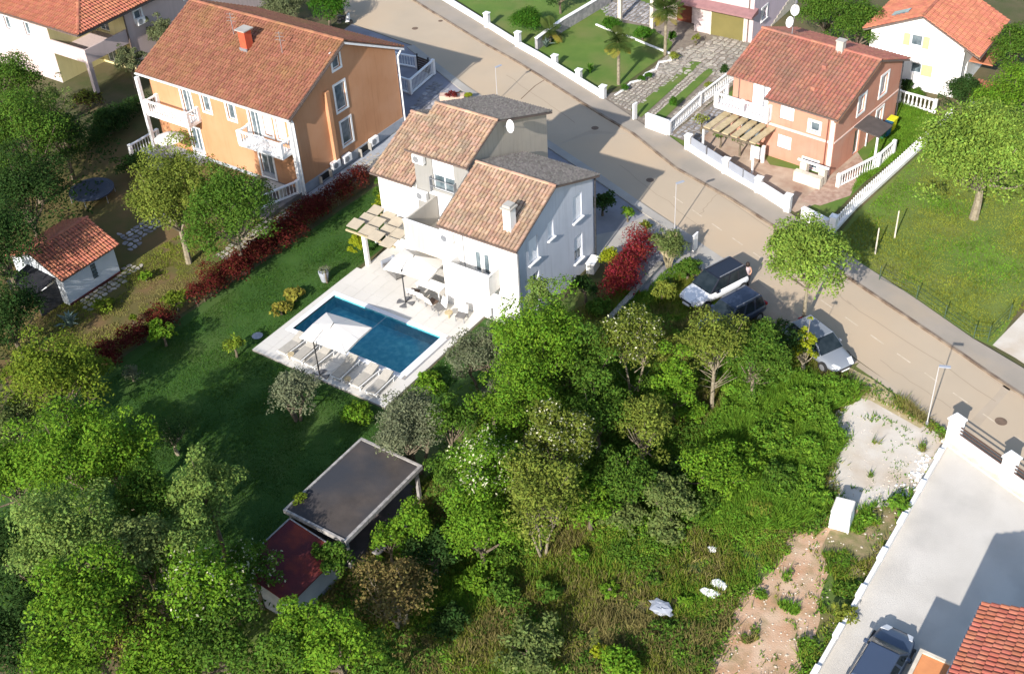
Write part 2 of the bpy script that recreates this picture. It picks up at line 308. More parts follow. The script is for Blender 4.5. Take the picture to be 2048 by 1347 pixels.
# terrace and pool
t = MB(); ring(t, -45.35, 36.15, -35.5, 45.62, .10, -.02); t.box(-45.0, 45.62, -.02, -38.4, 49.0, .10); tob = struct('pool_terrace', t, mat('terrace joint', (.33, .31, .28), (.29, .27, .25), 2, .9))
rg0 = random.Random(4)
def slab_fill(X0, Y0, X1, Y1, sz=.9):
    nx, ny = max(1, round((X1 - X0) / sz)), max(1, round((Y1 - Y0) / sz)); sx, sy = (X1 - X0) / nx, (Y1 - Y0) / ny
    me = None
    for i in range(nx):
        for j in range(ny):
            if me is None: o = MB().box(-sx / 2 + .006, -sy / 2 + .006, -.03, sx / 2 - .006, sy / 2 - .006, .012).build('terrace_tile', terr, tob); me = o.data
            else: o = bpy.data.objects.new('terrace_tile', me); put(o, tob)
            o.location = (X0 + (i + .5) * sx, Y0 + (j + .5) * sy, .10 + rg0.uniform(-.001, .0015))
a_, b__, c_, d_ = POOL
for q in ((-45.35, 36.15, -35.5, b__ - .33), (-45.35, d_ + .33, -35.5, 45.62), (-45.35, b__ - .33, a_ - .33, d_ + .33), (c_ + .58, b__ - .33, -35.5, d_ + .33), (-45.0, 45.62, -38.4, 49.0)): slab_fill(*q)
x0, y0, x1, y1 = POOL
pl = thing('swimming_pool', 'rectangular blue swimming pool sunk in the pale terrace', 'pool', (x0, y0, 0))
X, Y = x1 - x0, y1 - y0
b_ = MB(); D = -.78
b_.add([(0, 0, D), (X, 0, D), (X, Y, D), (0, Y, D), (0, 0, .1), (X, 0, .1), (X, Y, .1), (0, Y, .1)], [(0, 1, 2, 3), (0, 4, 5, 1), (1, 5, 6, 2), (2, 6, 7, 3), (3, 7, 4, 0)]); b_.build('basin', poolt, pl)
0 and MB().hexa([(X * .60, Y - 1.3, D), (X - .02, Y - 1.3, D), (X - .02, Y - .02, D), (X * .60, Y - .02, D)], [(X * .60, Y - 1.3, D + .36), (X - .02, Y - 1.3, D + .36), (X - .02, Y - .02, D + .36), (X * .60, Y - .02, D + .36)]).build('step', poolt, pl)
MB().sheet([(0.01, 0.01), (X - .01, .01), (X - .01, Y - .01), (.01, Y - .01)], -.02).build('water_surface', water, pl)
for i, bx in enumerate([(-.32, -.32, X + .32, 0), (-.32, Y, X + .32, Y + .32), (-.32, 0, 0, Y), (X, 0, X + .45, Y)]):
    lx, ly = bx[2] - bx[0], bx[3] - bx[1]; n_ = max(1, round(max(lx, ly) / .8))
    for k in range(n_):
        f0, f1 = k / n_, (k + 1) / n_
        if lx > ly: MB().box(bx[0] + lx * f0 + .005, bx[1] + .003, .02, bx[0] + lx * f1 - .005, bx[3] - .003, .122).build('coping', copem, pl)
        else: MB().box(bx[0] + .003, bx[1] + ly * f0 + .005, .02, bx[2] - .003, bx[1] + ly * f1 - .005, .122).build('coping', copem, pl)
MB().box(X + .50, -.3, .02, X + .56, Y + .3, .104).build('drain_channel', metalg, pl)
MB().tube((4.05, Y, .02), (4.05, 0, .02), .007, n=5).build('lane_rope', whitep, pl)

# ------------------------------------------------------------------ building kit
def facade(parent, m, p0, u, L, top, holes=(), z0=0.0, name='wall', depth=.16):
    """wall sheet from p0 along u with openings cut; top = [(s, z)...] outline; outside is to the right of u"""
    u = Vector((u[0], u[1])).normalized(); n = Vector((u.y, -u.x)); mb = MB()
    def pt(s, z, d=0): return (p0[0] + u.x * s - n.x * d, p0[1] + u.y * s - n.y * d, z)
    def zt(s):
        for (a, za), (b, zb) in zip(top, top[1:]):
            if a - 1e-6 <= s <= b + 1e-6: return za + (zb - za) * (s - a) / max(b - a, 1e-6)
        return top[-1][1]
    xs = sorted(set([0.0, L] + [a for a, _ in top if 0 < a < L] + [h[0] for h in holes] + [h[2] for h in holes]))
    for a, b in zip(xs, xs[1:]):
        c = (a + b) / 2; hs = sorted([h for h in holes if h[0] < c < h[2]], key=lambda h: h[1]); lo = z0
        for h in hs:
            if h[1] > lo + 1e-4: mb.add([pt(a, lo), pt(b, lo), pt(b, h[1]), pt(a, h[1])], [(0, 1, 2, 3)])
            lo = h[3]
        mb.add([pt(a, lo), pt(b, lo), pt(b, zt(b)), pt(a, zt(a))], [(0, 1, 2, 3)])
    for s0, a, s1, b in [h[:4] for h in holes]:
        mb.add([pt(s0, a), pt(s1, a), pt(s1, b), pt(s0, b), pt(s0, a, depth), pt(s1, a, depth), pt(s1, b, depth), pt(s0, b, depth)],
               [(0, 4, 5, 1), (1, 5, 6, 2), (2, 6, 7, 3), (3, 7, 4, 0)])
    w = mb.build(name, m, parent)
    for h in holes:
        st = h[4] if len(h) > 4 else 'w'
        opening(parent, p0, u, n, h, st, depth)
    return w
def obx(mb, p0, u, n, s0, z0, s1, z1, d0, d1):
    """box in wall coordinates: along s, z, and d outwards"""
    def q(s, d, z): return (p0[0] + u.x * s + n.x * d, p0[1] + u.y * s + n.y * d, z)
    return mb.hexa([q(s0, d0, z0), q(s0, d1, z0), q(s1, d1, z0), q(s1, d0, z0)][::-1], [q(s0, d0, z1), q(s0, d1, z1), q(s1, d1, z1), q(s1, d0, z1)][::-1])
def opening(parent, p0, u, n, h, st, depth):
    s0, a, s1, b = h[:4]; f = MB(); w = .06; d = -depth
    door = 'd' in st; 
    for bx in ((s0, a, s0 + w, b), (s1 - w, a, s1, b), (s0 + w, a, s1 - w, a + w), (s0 + w, b - w, s1 - w, b)): obx(f, p0, u, n, *bx, d, d + .06)
    if s1 - s0 > .8 and 'n' not in st: obx(f, p0, u, n, (s0 + s1) / 2 - .035, a + w, (s0 + s1) / 2 + .035, b - w, d + .005, d + .055)
    fr = f.build('door' if door else 'window', pvc, parent)
    g = MB(); obx(g, p0, u, n, s0 + w, a + w, s1 - w, b - w, d + .01, d + .03); g.build('pane', glass, fr)
    if 't' in st:   # white surround
        t = MB(); k = .16
        for bx in ((s0 - k, a - k, s0, b + k), (s1, a - k, s1 + k, b + k), (s0, a - k, s1, a), (s0, b, s1, b + k)): obx(t, p0, u, n, *bx, .003, .045)
        t.build('surround', whitep, fr)
    if 's' in st:
        t = MB(); obx(t, p0, u, n, s0 - .12, a - .07, s1 + .12, a, -.02, .14); t.build('sill', whitep, fr)
    if 'b' in st or 'h' in st:
        zb = a + .05 if 'b' in st else a + (b - a) * .45
        t = MB(); obx(t, p0, u, n, s0 + .01, zb, s1 - .01, b - .01, d + .07, d + .10)
        k = zb + .1
        while k < b - .05: obx(t, p0, u, n, s0 + .012, k, s1 - .012, k + .02, d + .10, d + .106); k += .12
        t.build('blind', blindm, fr)
    if 'p' in st:   # cream shutters standing open beside the window
        for sgn in ('l', 'r'):
            if sgn not in st: continue
            x0_, x1_ = (s0 - (s1 - s0) * .55 - .06, s0 - .06) if sgn == 'l' else (s1 + .06, s1 + (s1 - s0) * .55 + .06)
            if 'R' in st: x0_, x1_ = s1 + .02, s1 + (s1 - s0) + .02
            t = MB(); obx(t, p0, u, n, x0_, a - .03, x1_, b + .03, .02, .06)
            for k in range(9): zz = a + (b - a) * (k + .5) / 9; obx(t, p0, u, n, x0_ + .05, zz, x1_ - .05, zz + .05, .06, .075)
            t.build('shutter', mat('cream shutter', (.55, .44, .24), (.50, .40, .21), 8, .7), fr)
rngt = np.random.RandomState(7)
def tiles(parent, m, o, u, sv, Wd, Ld, tw=.24, tl=.36, singles=0, segs=4, clip=None, name='roof_tile', lift=.02, wear=.014):
    """real barrel tiles on a slope: o lower-left eave corner, u along eave, sv up the slope (unit)"""
    o = np.array(o, float); u = np.array(u, float); u /= np.linalg.norm(u); sv = np.array(sv, float); sv /= np.linalg.norm(sv); nn = np.cross(u, sv)
    nx = max(1, int(round(Wd / tw))); ny = max(1, int(round(Ld / tl))); tw = Wd / nx; tl = Ld / ny
    def shape(jx, jr, js):
        V = []
        for k in range(segs):
            q = []
            for (kk, e) in ((k, 0), (k + 1, 0), (k + 1, 1), (k, 1)):
                th = math.pi * kk / segs; r = tw * (.47 if e == 0 else .38); hh = tw * .36
                q.append(u * (tw / 2 - math.cos(th) * r + jx + jr * (e - .5) * tl) + nn * (math.sin(th) * hh * (1 if e == 0 else .8) + (.055 if e == 0 else 0)) + sv * ((-.03 + js) if e == 0 else tl))
            V += q
        # closed lower lip
        V += [u * (tw * .03 + jx) + sv * (-.03 + js), u * (tw * .97 + jx) + sv * (-.03 + js), u * (tw * .7 + jx) + nn * (tw * .3 + .035) + sv * (-.03 + js), u * (tw * .3 + jx) + nn * (tw * .3 + .035) + sv * (-.03 + js)]
        return np.array(V)
    pos = [(i, j) for j in range(ny) for i in range(nx)]
    if clip: pos = [(i, j) for i, j in pos if clip((i + .5) * tw, (j + .5) * tl)]
    single, rest = pos[:singles], pos[singles:]
    if single:
        base = shape(0, 0, 0); me = None
        for (i, j) in single:
            if me is None:
                ob = npmesh(name, base, 4, m, parent, np.zeros(len(base) // 4)); me = ob.data
            else: ob = bpy.data.objects.new(name, me); put(ob, parent)
            q = o + u * (i * tw + rngt.uniform(-wear, wear)) + sv * (j * tl + rngt.uniform(-wear, wear)) + nn * lift
            ob.location = q; ob.rotation_euler = (0, 0, 0)
    if rest:
        V = []; T = []
        var = [shape(rngt.uniform(-wear, wear), rngt.uniform(-.04, .04), rngt.uniform(-wear, wear) * 1.5) for _ in range(24)]
        idx = rngt.randint(0, 24, len(rest)); tt = rngt.rand(len(rest))
        V = np.concatenate([var[k] + o + u * (i * tw) + sv * (j * tl) + nn * lift for k, (i, j) in zip(idx, rest)])
        npmesh('roof_tiles', V, 4, m, parent, np.repeat(tt, segs + 1), 'stuff')
def ridge(parent, m, a, b, r=.13, step=.42):
    a = Vector(a); b = Vector(b); L = (b - a).length; d = (b - a) / L; side = d.cross(Vector((0, 0, 1))).normalized(); up = side.cross(d); n = max(1, int(L / step)); V = []
    for i in range(n):
        p = a + d * (L * i / n); q = a + d * (L * (i + 1.08) / n)
        for k in range(4):
            t0, t1 = math.pi * k / 4, math.pi * (k + 1) / 4
            f = lambda c, t, rr: np.array(c + side * (-math.cos(t) * rr) + up * (math.sin(t) * rr * .8 + .02))
            V += [f(p, t0, r), f(p, t1, r), f(q, t1, r * .82), f(q, t0, r * .82)]
    npmesh('ridge_tiles', np.array(V), 4, m, parent, np.repeat(rngt.rand(n), 4), 'stuff')
def slope(parent, m, under, a, b, c, d, tile=True, th=.10, **k):
    """roof slab through eave a->b and ridge c (above b), d (above a)"""
    a, b, c, d = map(Vector, (a, b, c, d)); n = (b - a).cross(d - a).normalized()
    if n.z < 0: n = -n
    s = MB().hexa([a - n * th, b - n * th, c - n * th, d - n * th], [a, b, c, d]).build('roof', under, parent)
    if tile:
        u = (b - a); sv = (d - a); sv = sv - u.normalized() * sv.dot(u.normalized())
        tiles(s, m, a, u, sv, u.length, sv.length, **k)
    return s
def acunit(parent, p0, u, n, s, z, name='air_conditioner'):
    m = MB(); obx(m, p0, u, n, s, z, s + .82, z + .56, .06, .36); o = m.build(name, whitep, parent, bevel=.02)
    u3 = Vector((u.x, u.y, 0)); n3 = Vector((n.x, n.y, 0)); c = Vector((p0[0], p0[1], 0)) + u3 * (s + .30) + Vector((0, 0, z + .28)) + n3 * .36
    MB().tube(c, c + n3 * .012, .22, n=16).build('fan_grille', metalg, o)
def pipe(parent, pts, r=.05, m=None):
    mb = MB()
    for a, b in zip(pts, pts[1:]): mb.tube(a, b, r, n=6)
    return mb.build('downpipe', m or gutter, parent)
def gut(parent, a, b, m=None):
    return MB().beam(a, b, .12, .09).build('gutter', m or gutter, parent)
def balustrade(parent, pts, z, h=.9, m=whitep, step=.25, posts=True, name='balustrade', r=.030, solid_end=True):
    """turned balusters between a base and a hand rail; returns the group object"""
    base = MB(); rail = MB(); ps = MB(); V = []
    for (ax, ay), (bx, by) in zip(pts, pts[1:]):
        base.beam((ax, ay, z), (bx, by, z), .16, .09); rail.beam((ax, ay, z + h - .09), (bx, by, z + h - .09), .17, .09)
        L = math.hypot(bx - ax, by - ay); n = max(1, int(L / step)); prof = [(.6, .09), (1.25, .28), (.55, .52), (.8, .75), (.6, h - .09)]
        for i in range(n):
            x = ax + (bx - ax) * (i + .5) / n; y = ay + (by - ay) * (i + .5) / n
            for (r0, z0), (r1, z1) in zip(prof, prof[1:]):
                for k in range(5):
                    t0, t1 = 2 * math.pi * k / 5, 2 * math.pi * (k + 1) / 5
                    V += [(x + math.cos(t0) * r * r0, y + math.sin(t0) * r * r0, z + z0), (x + math.cos(t1) * r * r0, y + math.sin(t1) * r * r0, z + z0), (x + math.cos(t1) * r * r1, y + math.sin(t1) * r * r1, z + z1), (x + math.cos(t0) * r * r1, y + math.sin(t0) * r * r1, z + z1)]
    o = rail.build(name, m, parent); base.build('base_rail', m, o)
    npmesh('balusters', np.array(V), 4, m, o, None, 'stuff')
    if posts:
        for (x, y) in pts:
            q = MB().box(x - .12, y - .12, z - .02, x + .12, y + .12, z + h + .04); q.build('post', m, o)
    return o

# ------------------------------------------------------------------ central tiled house in three steps
H = thing('terraced_house', 'white and grey house in three stepped sections with weathered tan tile roofs beside the pool', 'house', (0, 0, 0))
# right section
fx0, fx1, fy, by, rz_, ry = -38.3, -32.9, 45.6, 53.7, 7.85, 49.3
facade(H, white, (fx0, fy), (1, 0), fx1 - fx0, [(0, 5.95), (fx1 - fx0, 5.95)], [(2.35, 3.15, 2.80, 4.6, 'n'), (2.95, 3.15, 3.40, 4.6, 'n')])
facade(H, mat('shade tinted white plaster gable', (.52, .55, .61), (.48, .51, .57), .9, .9, .15, 30), (fx1, fy), (0, 1), by - fy, [(0, 5.95), (ry - fy, 7.75), (by - fy, 6.1)],  # same white wall; the bluish tone is shade painted into its colour
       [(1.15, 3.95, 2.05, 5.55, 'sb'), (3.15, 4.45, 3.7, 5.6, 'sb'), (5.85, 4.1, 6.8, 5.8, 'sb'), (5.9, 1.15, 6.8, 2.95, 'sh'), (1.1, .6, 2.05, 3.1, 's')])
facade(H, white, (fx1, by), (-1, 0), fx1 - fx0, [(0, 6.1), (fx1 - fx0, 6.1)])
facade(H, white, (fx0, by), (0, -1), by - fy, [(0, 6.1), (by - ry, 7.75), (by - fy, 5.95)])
ex = (-38.12, -32.62)
slope(H, tile_old, gutter, (ex[0], 45.22, 5.90), (ex[1], 45.22, 5.90), (ex[1], ry, rz_), (ex[0], ry, rz_), singles=300, tw=.235, tl=.345)
slope(H, felt, gutter, (ex[1], 54.05, 6.08), (ex[0], 54.05, 6.08), (ex[0], ry, rz_), (ex[1], ry, rz_), tw=.2, tl=.2, segs=2)
ridge(H, tile_old, (ex[0], ry, rz_ + .03), (ex[1], ry, rz_ + .03))
gut(H, (ex[0], 45.16, 5.78), (ex[1], 45.16, 5.78)); pipe(H, [(-32.82, 45.3, 5.8), (-32.82, 45.52, 5.5), (-32.82, 45.52, .1)], .055, metalg); pipe(H, [(-32.82, 53.8, 6.0), (-32.82, 53.8, .1)], .055, darkm)
# chimney
ch = MB().box(-34.05, 46.05, 6.0, -33.55, 46.6, 7.75).build('chimney', white, H); MB().box(-34.15, 45.95, 7.75, -33.45, 46.7, 7.85).box(-34.05, 46.05, 7.85, -33.55, 46.6, 8.0).build('chimney_cap', concrete, ch)
# small balcony of the right section
bl = MB().box(-37.1, 44.5, 2.65, -34.2, 45.58, 2.82).build('balcony', white, H)
MB().box(-37.1, 44.5, 2.82, -34.2, 44.62, 4.0).box(-37.1, 44.62, 2.82, -36.98, 45.59, 4.0).box(-34.32, 44.62, 2.82, -34.2, 45.59, 4.0).build('parapet', white, bl)
MB().box(-37.14, 44.46, 4.0, -34.16, 44.66, 4.04).build('coping', whitep, bl)
u_, n_ = Vector((1, 0)), Vector((0, -1))
acunit(H, (fx0, fy), u_, n_, .25, 4.75); pipe(H, [(-36.65, 45.56, 5.8), (-36.6, 45.56, 3.0)], .025, metalg); MB().tube((-34.9, 45.52, 0.1), (-34.9, 45.52, .95), .05).build('post', metalg, H)
# middle section
gx0, gx1, gy, gb = -42.4, -38.32, 48.8, 57.1
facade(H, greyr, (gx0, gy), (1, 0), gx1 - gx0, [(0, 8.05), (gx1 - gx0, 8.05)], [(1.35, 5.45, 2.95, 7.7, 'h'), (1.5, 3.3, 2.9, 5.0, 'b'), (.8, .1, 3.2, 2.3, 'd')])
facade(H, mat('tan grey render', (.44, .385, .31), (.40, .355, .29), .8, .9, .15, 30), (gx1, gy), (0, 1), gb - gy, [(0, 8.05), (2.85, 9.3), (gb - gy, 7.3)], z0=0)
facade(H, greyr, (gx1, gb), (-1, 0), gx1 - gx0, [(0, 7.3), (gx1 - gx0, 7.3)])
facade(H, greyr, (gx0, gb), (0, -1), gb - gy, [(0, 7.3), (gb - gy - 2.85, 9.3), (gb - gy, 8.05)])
e2 = (-42.65, -38.08); ry2, rz2 = 51.65, 9.42
slope(H, tile_old, gutter, (e2[0], 48.4, 7.98), (e2[1], 48.4, 7.98), (e2[1], ry2, rz2), (e2[0], ry2, rz2), tw=.235, tl=.345)
slope(H, felt, gutter, (e2[1], 57.45, 7.28), (e2[0], 57.45, 7.28), (e2[0], ry2, rz2), (e2[1], ry2, rz2), tw=.2, tl=.2, segs=2)
ridge(H, tile_old, (e2[0], ry2, rz2 + .03), (e2[1], ry2, rz2 + .03)); gut(H, (e2[0], 48.34, 7.86), (e2[1], 48.34, 7.86)); pipe(H, [(-38.26, 48.5, 7.8), (-38.26, 48.72, 7.5), (-38.26, 48.72, 5.7)], .05, metalg)
acunit(H, (gx0, gy), u_, n_, .15, 7.1); acunit(H, (gx0, gy), u_, n_, .1, 4.55)
# juliet rail and big balcony
jr = MB()
for k in range(2): jr.box(-41.15, 48.55, 5.75 + k * .5, -39.35, 48.59, 5.79 + k * .5)
jr.box(-41.17, 48.55, 5.3, -41.13, 48.78, 6.35).box(-39.37, 48.55, 5.3, -39.33, 48.78, 6.35); jr.build('window_rail', metalg, H); MB().box(-41.2, 48.5, 5.22, -39.3, 48.78, 5.32).build('sill', whitep, H)
bb = MB().box(-41.05, 45.66, 3.1, -38.32, 48.78, 3.3).build('balcony', cream, H)
MB().box(-41.05, 45.66, 3.3, -38.32, 45.80, 5.0).box(-41.05, 45.80, 3.3, -40.91, 48.78, 5.0).build('parapet', mat('pale render', (.46, .43, .375), (.42, .39, .34), 1, .9), bb)
MB().box(-41.08, 45.62, 5.0, -38.32, 45.84, 5.04).build('coping', whitep, bb)
# dish
ds = MB(); prof = [(.42, .12), (.3, .06), (.15, .015), (.005, .0)]; ds.lathe(prof, 18); dsh = ds.build('satellite_dish', whitep, H, smooth=True); dsh.location = (-37.85, 52.5, 8.7); dsh.rotation_euler = (R(55), 0, R(40)); dsh.scale = (.55, .95, .9)
MB().tube((-38.3, 52.5, 8.6), (-37.85, 52.5, 8.7), .03).build('dish_arm', metalg, H)
# left section
hx0, hx1, hy, hb = -45.5, -42.42, 48.8, 56.2
facade(H, white, (hx0, hy), (1, 0), hx1 - hx0, [(0, 5.55), (hx1 - hx0, 5.55)])
facade(H, white, (hx0, hb), (0, -1), hb - hy, [(0, 6.1), (hb - 52.9, 7.35), (hb - hy, 5.55)])
facade(H, white, (hx1, hb), (-1, 0), hx1 - hx0, [(0, 6.1), (hx1 - hx0, 6.1)])
slope(H, tile_old, gutter, (-45.72, 48.42, 5.48), (-42.42, 48.42, 5.48), (-42.42, 52.9, 7.48), (-45.72, 52.9, 7.48), tw=.235, tl=.345)
slope(H, felt, gutter, (-42.42, 56.5, 6.0), (-45.72, 56.5, 6.0), (-45.72, 52.9, 7.48), (-42.42, 52.9, 7.48), tw=.2, tl=.2, segs=2)
ridge(H, tile_old, (-45.72, 52.9, 7.51), (-42.42, 52.9, 7.51)); gut(H, (-45.72, 48.36, 5.36), (-42.42, 48.36, 5.36))
# ground floor room under the big balcony
MB().box(-42.35, 47.6, .1, -41.0, 48.78, 2.9).build('porch_wall', white, H)

# ------------------------------------------------------------------ orange house
O = thing('orange_house', 'large orange three storey house with long rusty tile roof and white balconies', 'house')
ox0, ox1, oy, ob, ez, ory, orz = -68.0, -54.2, 50.7, 61.7, 6.3, 56.3, 9.08
facade(O, orange, (ox0, oy), (1, 0), ox1 - ox0, [(0, ez), (ox1 - ox0, ez)], [(3.2, 3.45, 4.1, 5.75, 'dt'), (5.25, 4.25, 5.95, 5.55, 't'), (7.65, 4.25, 8.35, 5.55, 't'), (9.75, 3.45, 10.65, 5.75, 'dt'),
    (11.0, 3.9, 11.7, 5.75, 'tb'), (12.2, 3.9, 12.9, 5.75, 'tb'), (10.0, .45, 11.2, 2.5, 'dt'), (3.2, .45, 4.2, 2.5, 'dt')], z0=.3)
facade(O, orange, (ox1, oy), (0, 1), ob - oy, [(0, ez), (ory - oy, 8.95), (ob - oy, ez)], [(4.5, 7.35, 5.25, 8.5, 'tn'), (4.32, 4.3, 5.35, 6.2, 'tn'), (4.42, 1.6, 5.42, 3.4, 'tn')], z0=.75)
facade(O, orange, (ox1, ob), (-1, 0), ox1 - ox0, [(0, ez), (ox1 - ox0, ez)], z0=0)
facade(O, orange, (ox0, ob), (0, -1), ob - oy, [(0, ez), (ob - ory, 8.95), (ob - oy, ez)], z0=0)
MB().box(ox0 - .01, oy + .02, -.05, ox1 + .03, ob + .03, .75).build('plinth', plinth, O)
for y in (52.2, 56.5): 
    w_ = MB().box(ox1 + .031, y, .15, ox1 + .06, y + 1.0, .62).build('cellar_window', darkin, O)
    MB().box(ox1 + .05, y - .05, .1, ox1 + .35, y, .7).box(ox1 + .05, y + 1.0, .1, ox1 + .35, y + 1.05, .7).build('light_well', concrete, w_)
MB().box(ox1 + .002, 53.9, .75, ox1 + .28, 54.25, 6.3).build('chimney_breast', orange, O)
slope(O, tile_org, gutter, (-68.5, 50.12, 6.12), (-53.85, 50.12, 6.12), (-53.85, ory, orz), (-68.5, ory, orz), tw=.25, tl=.38)
slope(O, tile_org, gutter, (-53.85, 62.3, 6.12), (-68.5, 62.3, 6.12), (-68.5, ory, orz), (-53.85, ory, orz), tw=.25, tl=.38)
ridge(O, tile_org, (-68.5, ory, orz + .03), (-53.85, ory, orz + .03), .15)
MB().hexa([(-53.87, 56.3, 8.85), (-53.83, 56.3, 8.85), (-53.83, 62.3, 5.9), (-53.87, 62.3, 5.9)], [(-53.87, 56.3, 9.0), (-53.83, 56.3, 9.0), (-53.83, 62.3, 6.06), (-53.87, 62.3, 6.06)]).build('bargeboard', whitep, O)
MB().hexa([(-53.87, 50.12, 5.88), (-53.83, 50.12, 5.88), (-53.83, 56.3, 8.85), (-53.87, 56.3, 8.85)], [(-53.87, 50.12, 6.0), (-53.83, 50.12, 6.0), (-53.83, 56.3, 8.98), (-53.87, 56.3, 8.98)]).build('bargeboard', gutter, O)
gut(O, (-68.5, 50.04, 5.98), (-53.85, 50.04, 5.98), whitep)
pipe(O, [(-54.0, 50.2, 5.95), (-54.08, 50.62, 5.6), (-54.08, 50.62, .05)], .07, whitep); pipe(O, [(-54.0, 62.1, 5.95), (-54.08, 61.78, 5.6), (-54.08, 61.78, .05)], .06, whitep)
MB().box(-54.42, 50.40, .1, -54.16, 50.69, 6.1).build('column', whitep, O); MB().box(-68.05, 49.55, .1, -67.8, 49.8, 6.05).build('column', whitep, O)
oc = MB().box(-61.15, 53.7, 7.5, -60.55, 54.35, 9.35).build('chimney', mat('red brick', (.48, .09, .04), (.40, .07, .035), 3, .9), O)
MB().box(-61.3, 53.55, 9.35, -60.4, 54.5, 9.42).build('chimney_cap', concrete, oc); MB().box(-61.2, 53.6, 7.4, -60.5, 53.7, 8.1).build('flashing', metalg, oc)
for (x, y) in ((-62.6, 54.6), (-57.7, 54.2)):
    zz = 6.12 + (y - 50.12) * .479
    a_ = MB().tube((x, y, zz), (x, y, zz + 1.7), .025, n=5)
    for k in range(3): a_.tube((x - .35 + k * .05, y - .1, zz + 1.1 + k * .25), (x + .35 - k * .05, y + .1, zz + 1.1 + k * .25), .012, n=4)
    a_.build('aerial', metalg, O)
for (bx0, bx1) in ((-67.6, -63.3), (-58.5, -54.45)):
    q = MB().box(bx0, 49.5, 3.22, bx1, 50.68, 3.42).build('balcony', whitep, O)
    balustrade(q, [(bx0 + .1, 50.6), (bx0 + .1, 49.6), (bx1 - .1, 49.6), (bx1 - .1, 50.6)], 3.42, .95, name='balustrade')
for i, y in enumerate((53.4, 54.6, 57.6)):
    acunit(O, (ox1, oy), Vector((0, 1)), Vector((1, 0)), y - oy, .55 - .1 * i)
pt_ = MB().box(-58.5, 46.8, 0, -54.2, 50.68, .32).build('patio', mat('dark patio stone', (.20, .17, .15), (.14, .12, .11), 2, .9), O)
balustrade(pt_, [(-54.35, 50.3), (-55.3, 47.3)], .32, .95); q = MB().box(-68.6, 47.9, 0, -63.5, 50.68, .32).build('patio', plinth, O); balustrade(q, [(-68.5, 50.6), (-68.5, 48.0)], .32, .95)
# parasol and furniture in front of the left patio
w = (-65.4, 49.2); t = thing('parasol', 'round beige parasol on the left patio of the orange house', 'parasol', (w[0], w[1], .32))
MB().tube((0, 0, 0), (0, 0, 2.1), .03).build('pole', metalg, t); MB().lathe([(1.1, 1.75), (.6, 2.0), (.02, 2.2)], 10).build('canopy', canvas, t)
t = thing('patio_table', 'long beige stone table on the right patio of the orange house', 'table', (-55.7, 49.3, .32)); MB().box(-.9, -.4, .68, .9, .4, .74).build('table_top', cream, t)
for sx in (-.75, .75): MB().box(sx - .06, -.3, 0, sx + .06, .3, .68).build('leg', cream, t)
# front fence and gate of the orange house on the street
f1 = thing('garden_balustrade', 'white balustrade on the street side of the orange house, in its shade', 'fence')
pts = [P2(*q) for q in [(792, 130), (835, 138)]]; balustrade(f1, pts, .1, 1.0)
pts = [P2(*q) for q in [(800, 182), (822, 190), (868, 150)]]; f2 = thing('garden_balustrade', 'white balustrade turning a corner behind the orange house corner', 'fence'); balustrade(f2, pts, .1, 1.2, step=.2)
g_ = thing('metal_gate', 'dark brown slatted gate between the white balustrades', 'gate', P(837, 142)); a, b = Vector(P2(836, 142)), Vector(P2(858, 150)); d = b - a
for k in range(6): z = .12 + k * .2; MB().beam((0, 0, z), (d.x, d.y, z), .03, .16).build('slat', mat('dark brown wood', (.08, .055, .045), (.05, .04, .03), 3, .7), g_)
MB().box(-.05, -.05, 0, .05, .05, 1.5).build('post', darkm, g_); MB().box(d.x - .05, d.y - .05, 0, d.x + .05, d.y + .05, 1.5).build('post', darkm, g_)

# ------------------------------------------------------------------ pink villa (turned a little)
K = thing('peach_house', 'peach coloured two storey house with red tile roof and white balustraded balcony', 'house', (-24.31, 70.2, -.05), R(-6))
facade(K, peach, (-5.1, 0), (1, 0), 5.1, [(0, 4.72), (5.1, 4.72)], [(.95, 3.15, 2.0, 4.25, 'b'), (3.25, 2.95, 3.95, 3.65, 't'), (.95, .95, 2.0, 1.95, 'b'), (3.1, .15, 4.1, .75, 't')], z0=-.3)
facade(K, peach, (0, 0), (0, 1), 9.3, [(0, 4.72), (4.9, 6.5), (9.3, 4.85)], [(3.05, 3.3, 3.95, 4.55, 't'), (6.15, 3.3, 7.15, 4.8, 't'), (3.1, .1, 3.9, 2.05, 'd'), (6.2, 1.0, 7.1, 2.2, 't')], z0=-.8)
facade(K, peach, (-8.4, .9), (1, 0), 3.3, [(0, 5.05), (3.3, 5.05)], [(1.55, 2.95, 2.9, 4.75, 'db'), (.8, .1, 2.4, 2.1, 'd')], z0=-.3)
facade(K, whitep, (-5.1, .9), (0, -1), .9, [(0, 4.95), (.9, 4.72)], z0=-.3)
facade(K, peach, (0, 9.3), (-1, 0), 8.4, [(0, 4.85), (8.4, 4.85)], z0=-.8); facade(K, peach, (-8.4, 9.3), (0, -1), 8.4, [(0, 4.85), (4.4, 6.5), (8.4, 5.05)], z0=-.5)
s1 = slope(K, tile_red, gutter, (-5.15, -.45, 4.60), (.35, -.45, 4.60), (.35, 4.9, 6.62), (-5.15, 4.9, 6.62), tw=.27, tl=.38)
s2 = slope(K, tile_red, gutter, (-8.75, .45, 4.93), (-5.15, .45, 4.93), (-5.15, 4.9, 6.62), (-8.75, 4.9, 6.62), tw=.27, tl=.38)
slope(K, tile_red, gutter, (.35, 9.75, 4.75), (-8.75, 9.75, 4.75), (-8.75, 4.9, 6.62), (.35, 4.9, 6.62), tw=.27, tl=.38)
ridge(K, tile_red, (-8.75, 4.9, 6.65), (.35, 4.9, 6.65), .14)
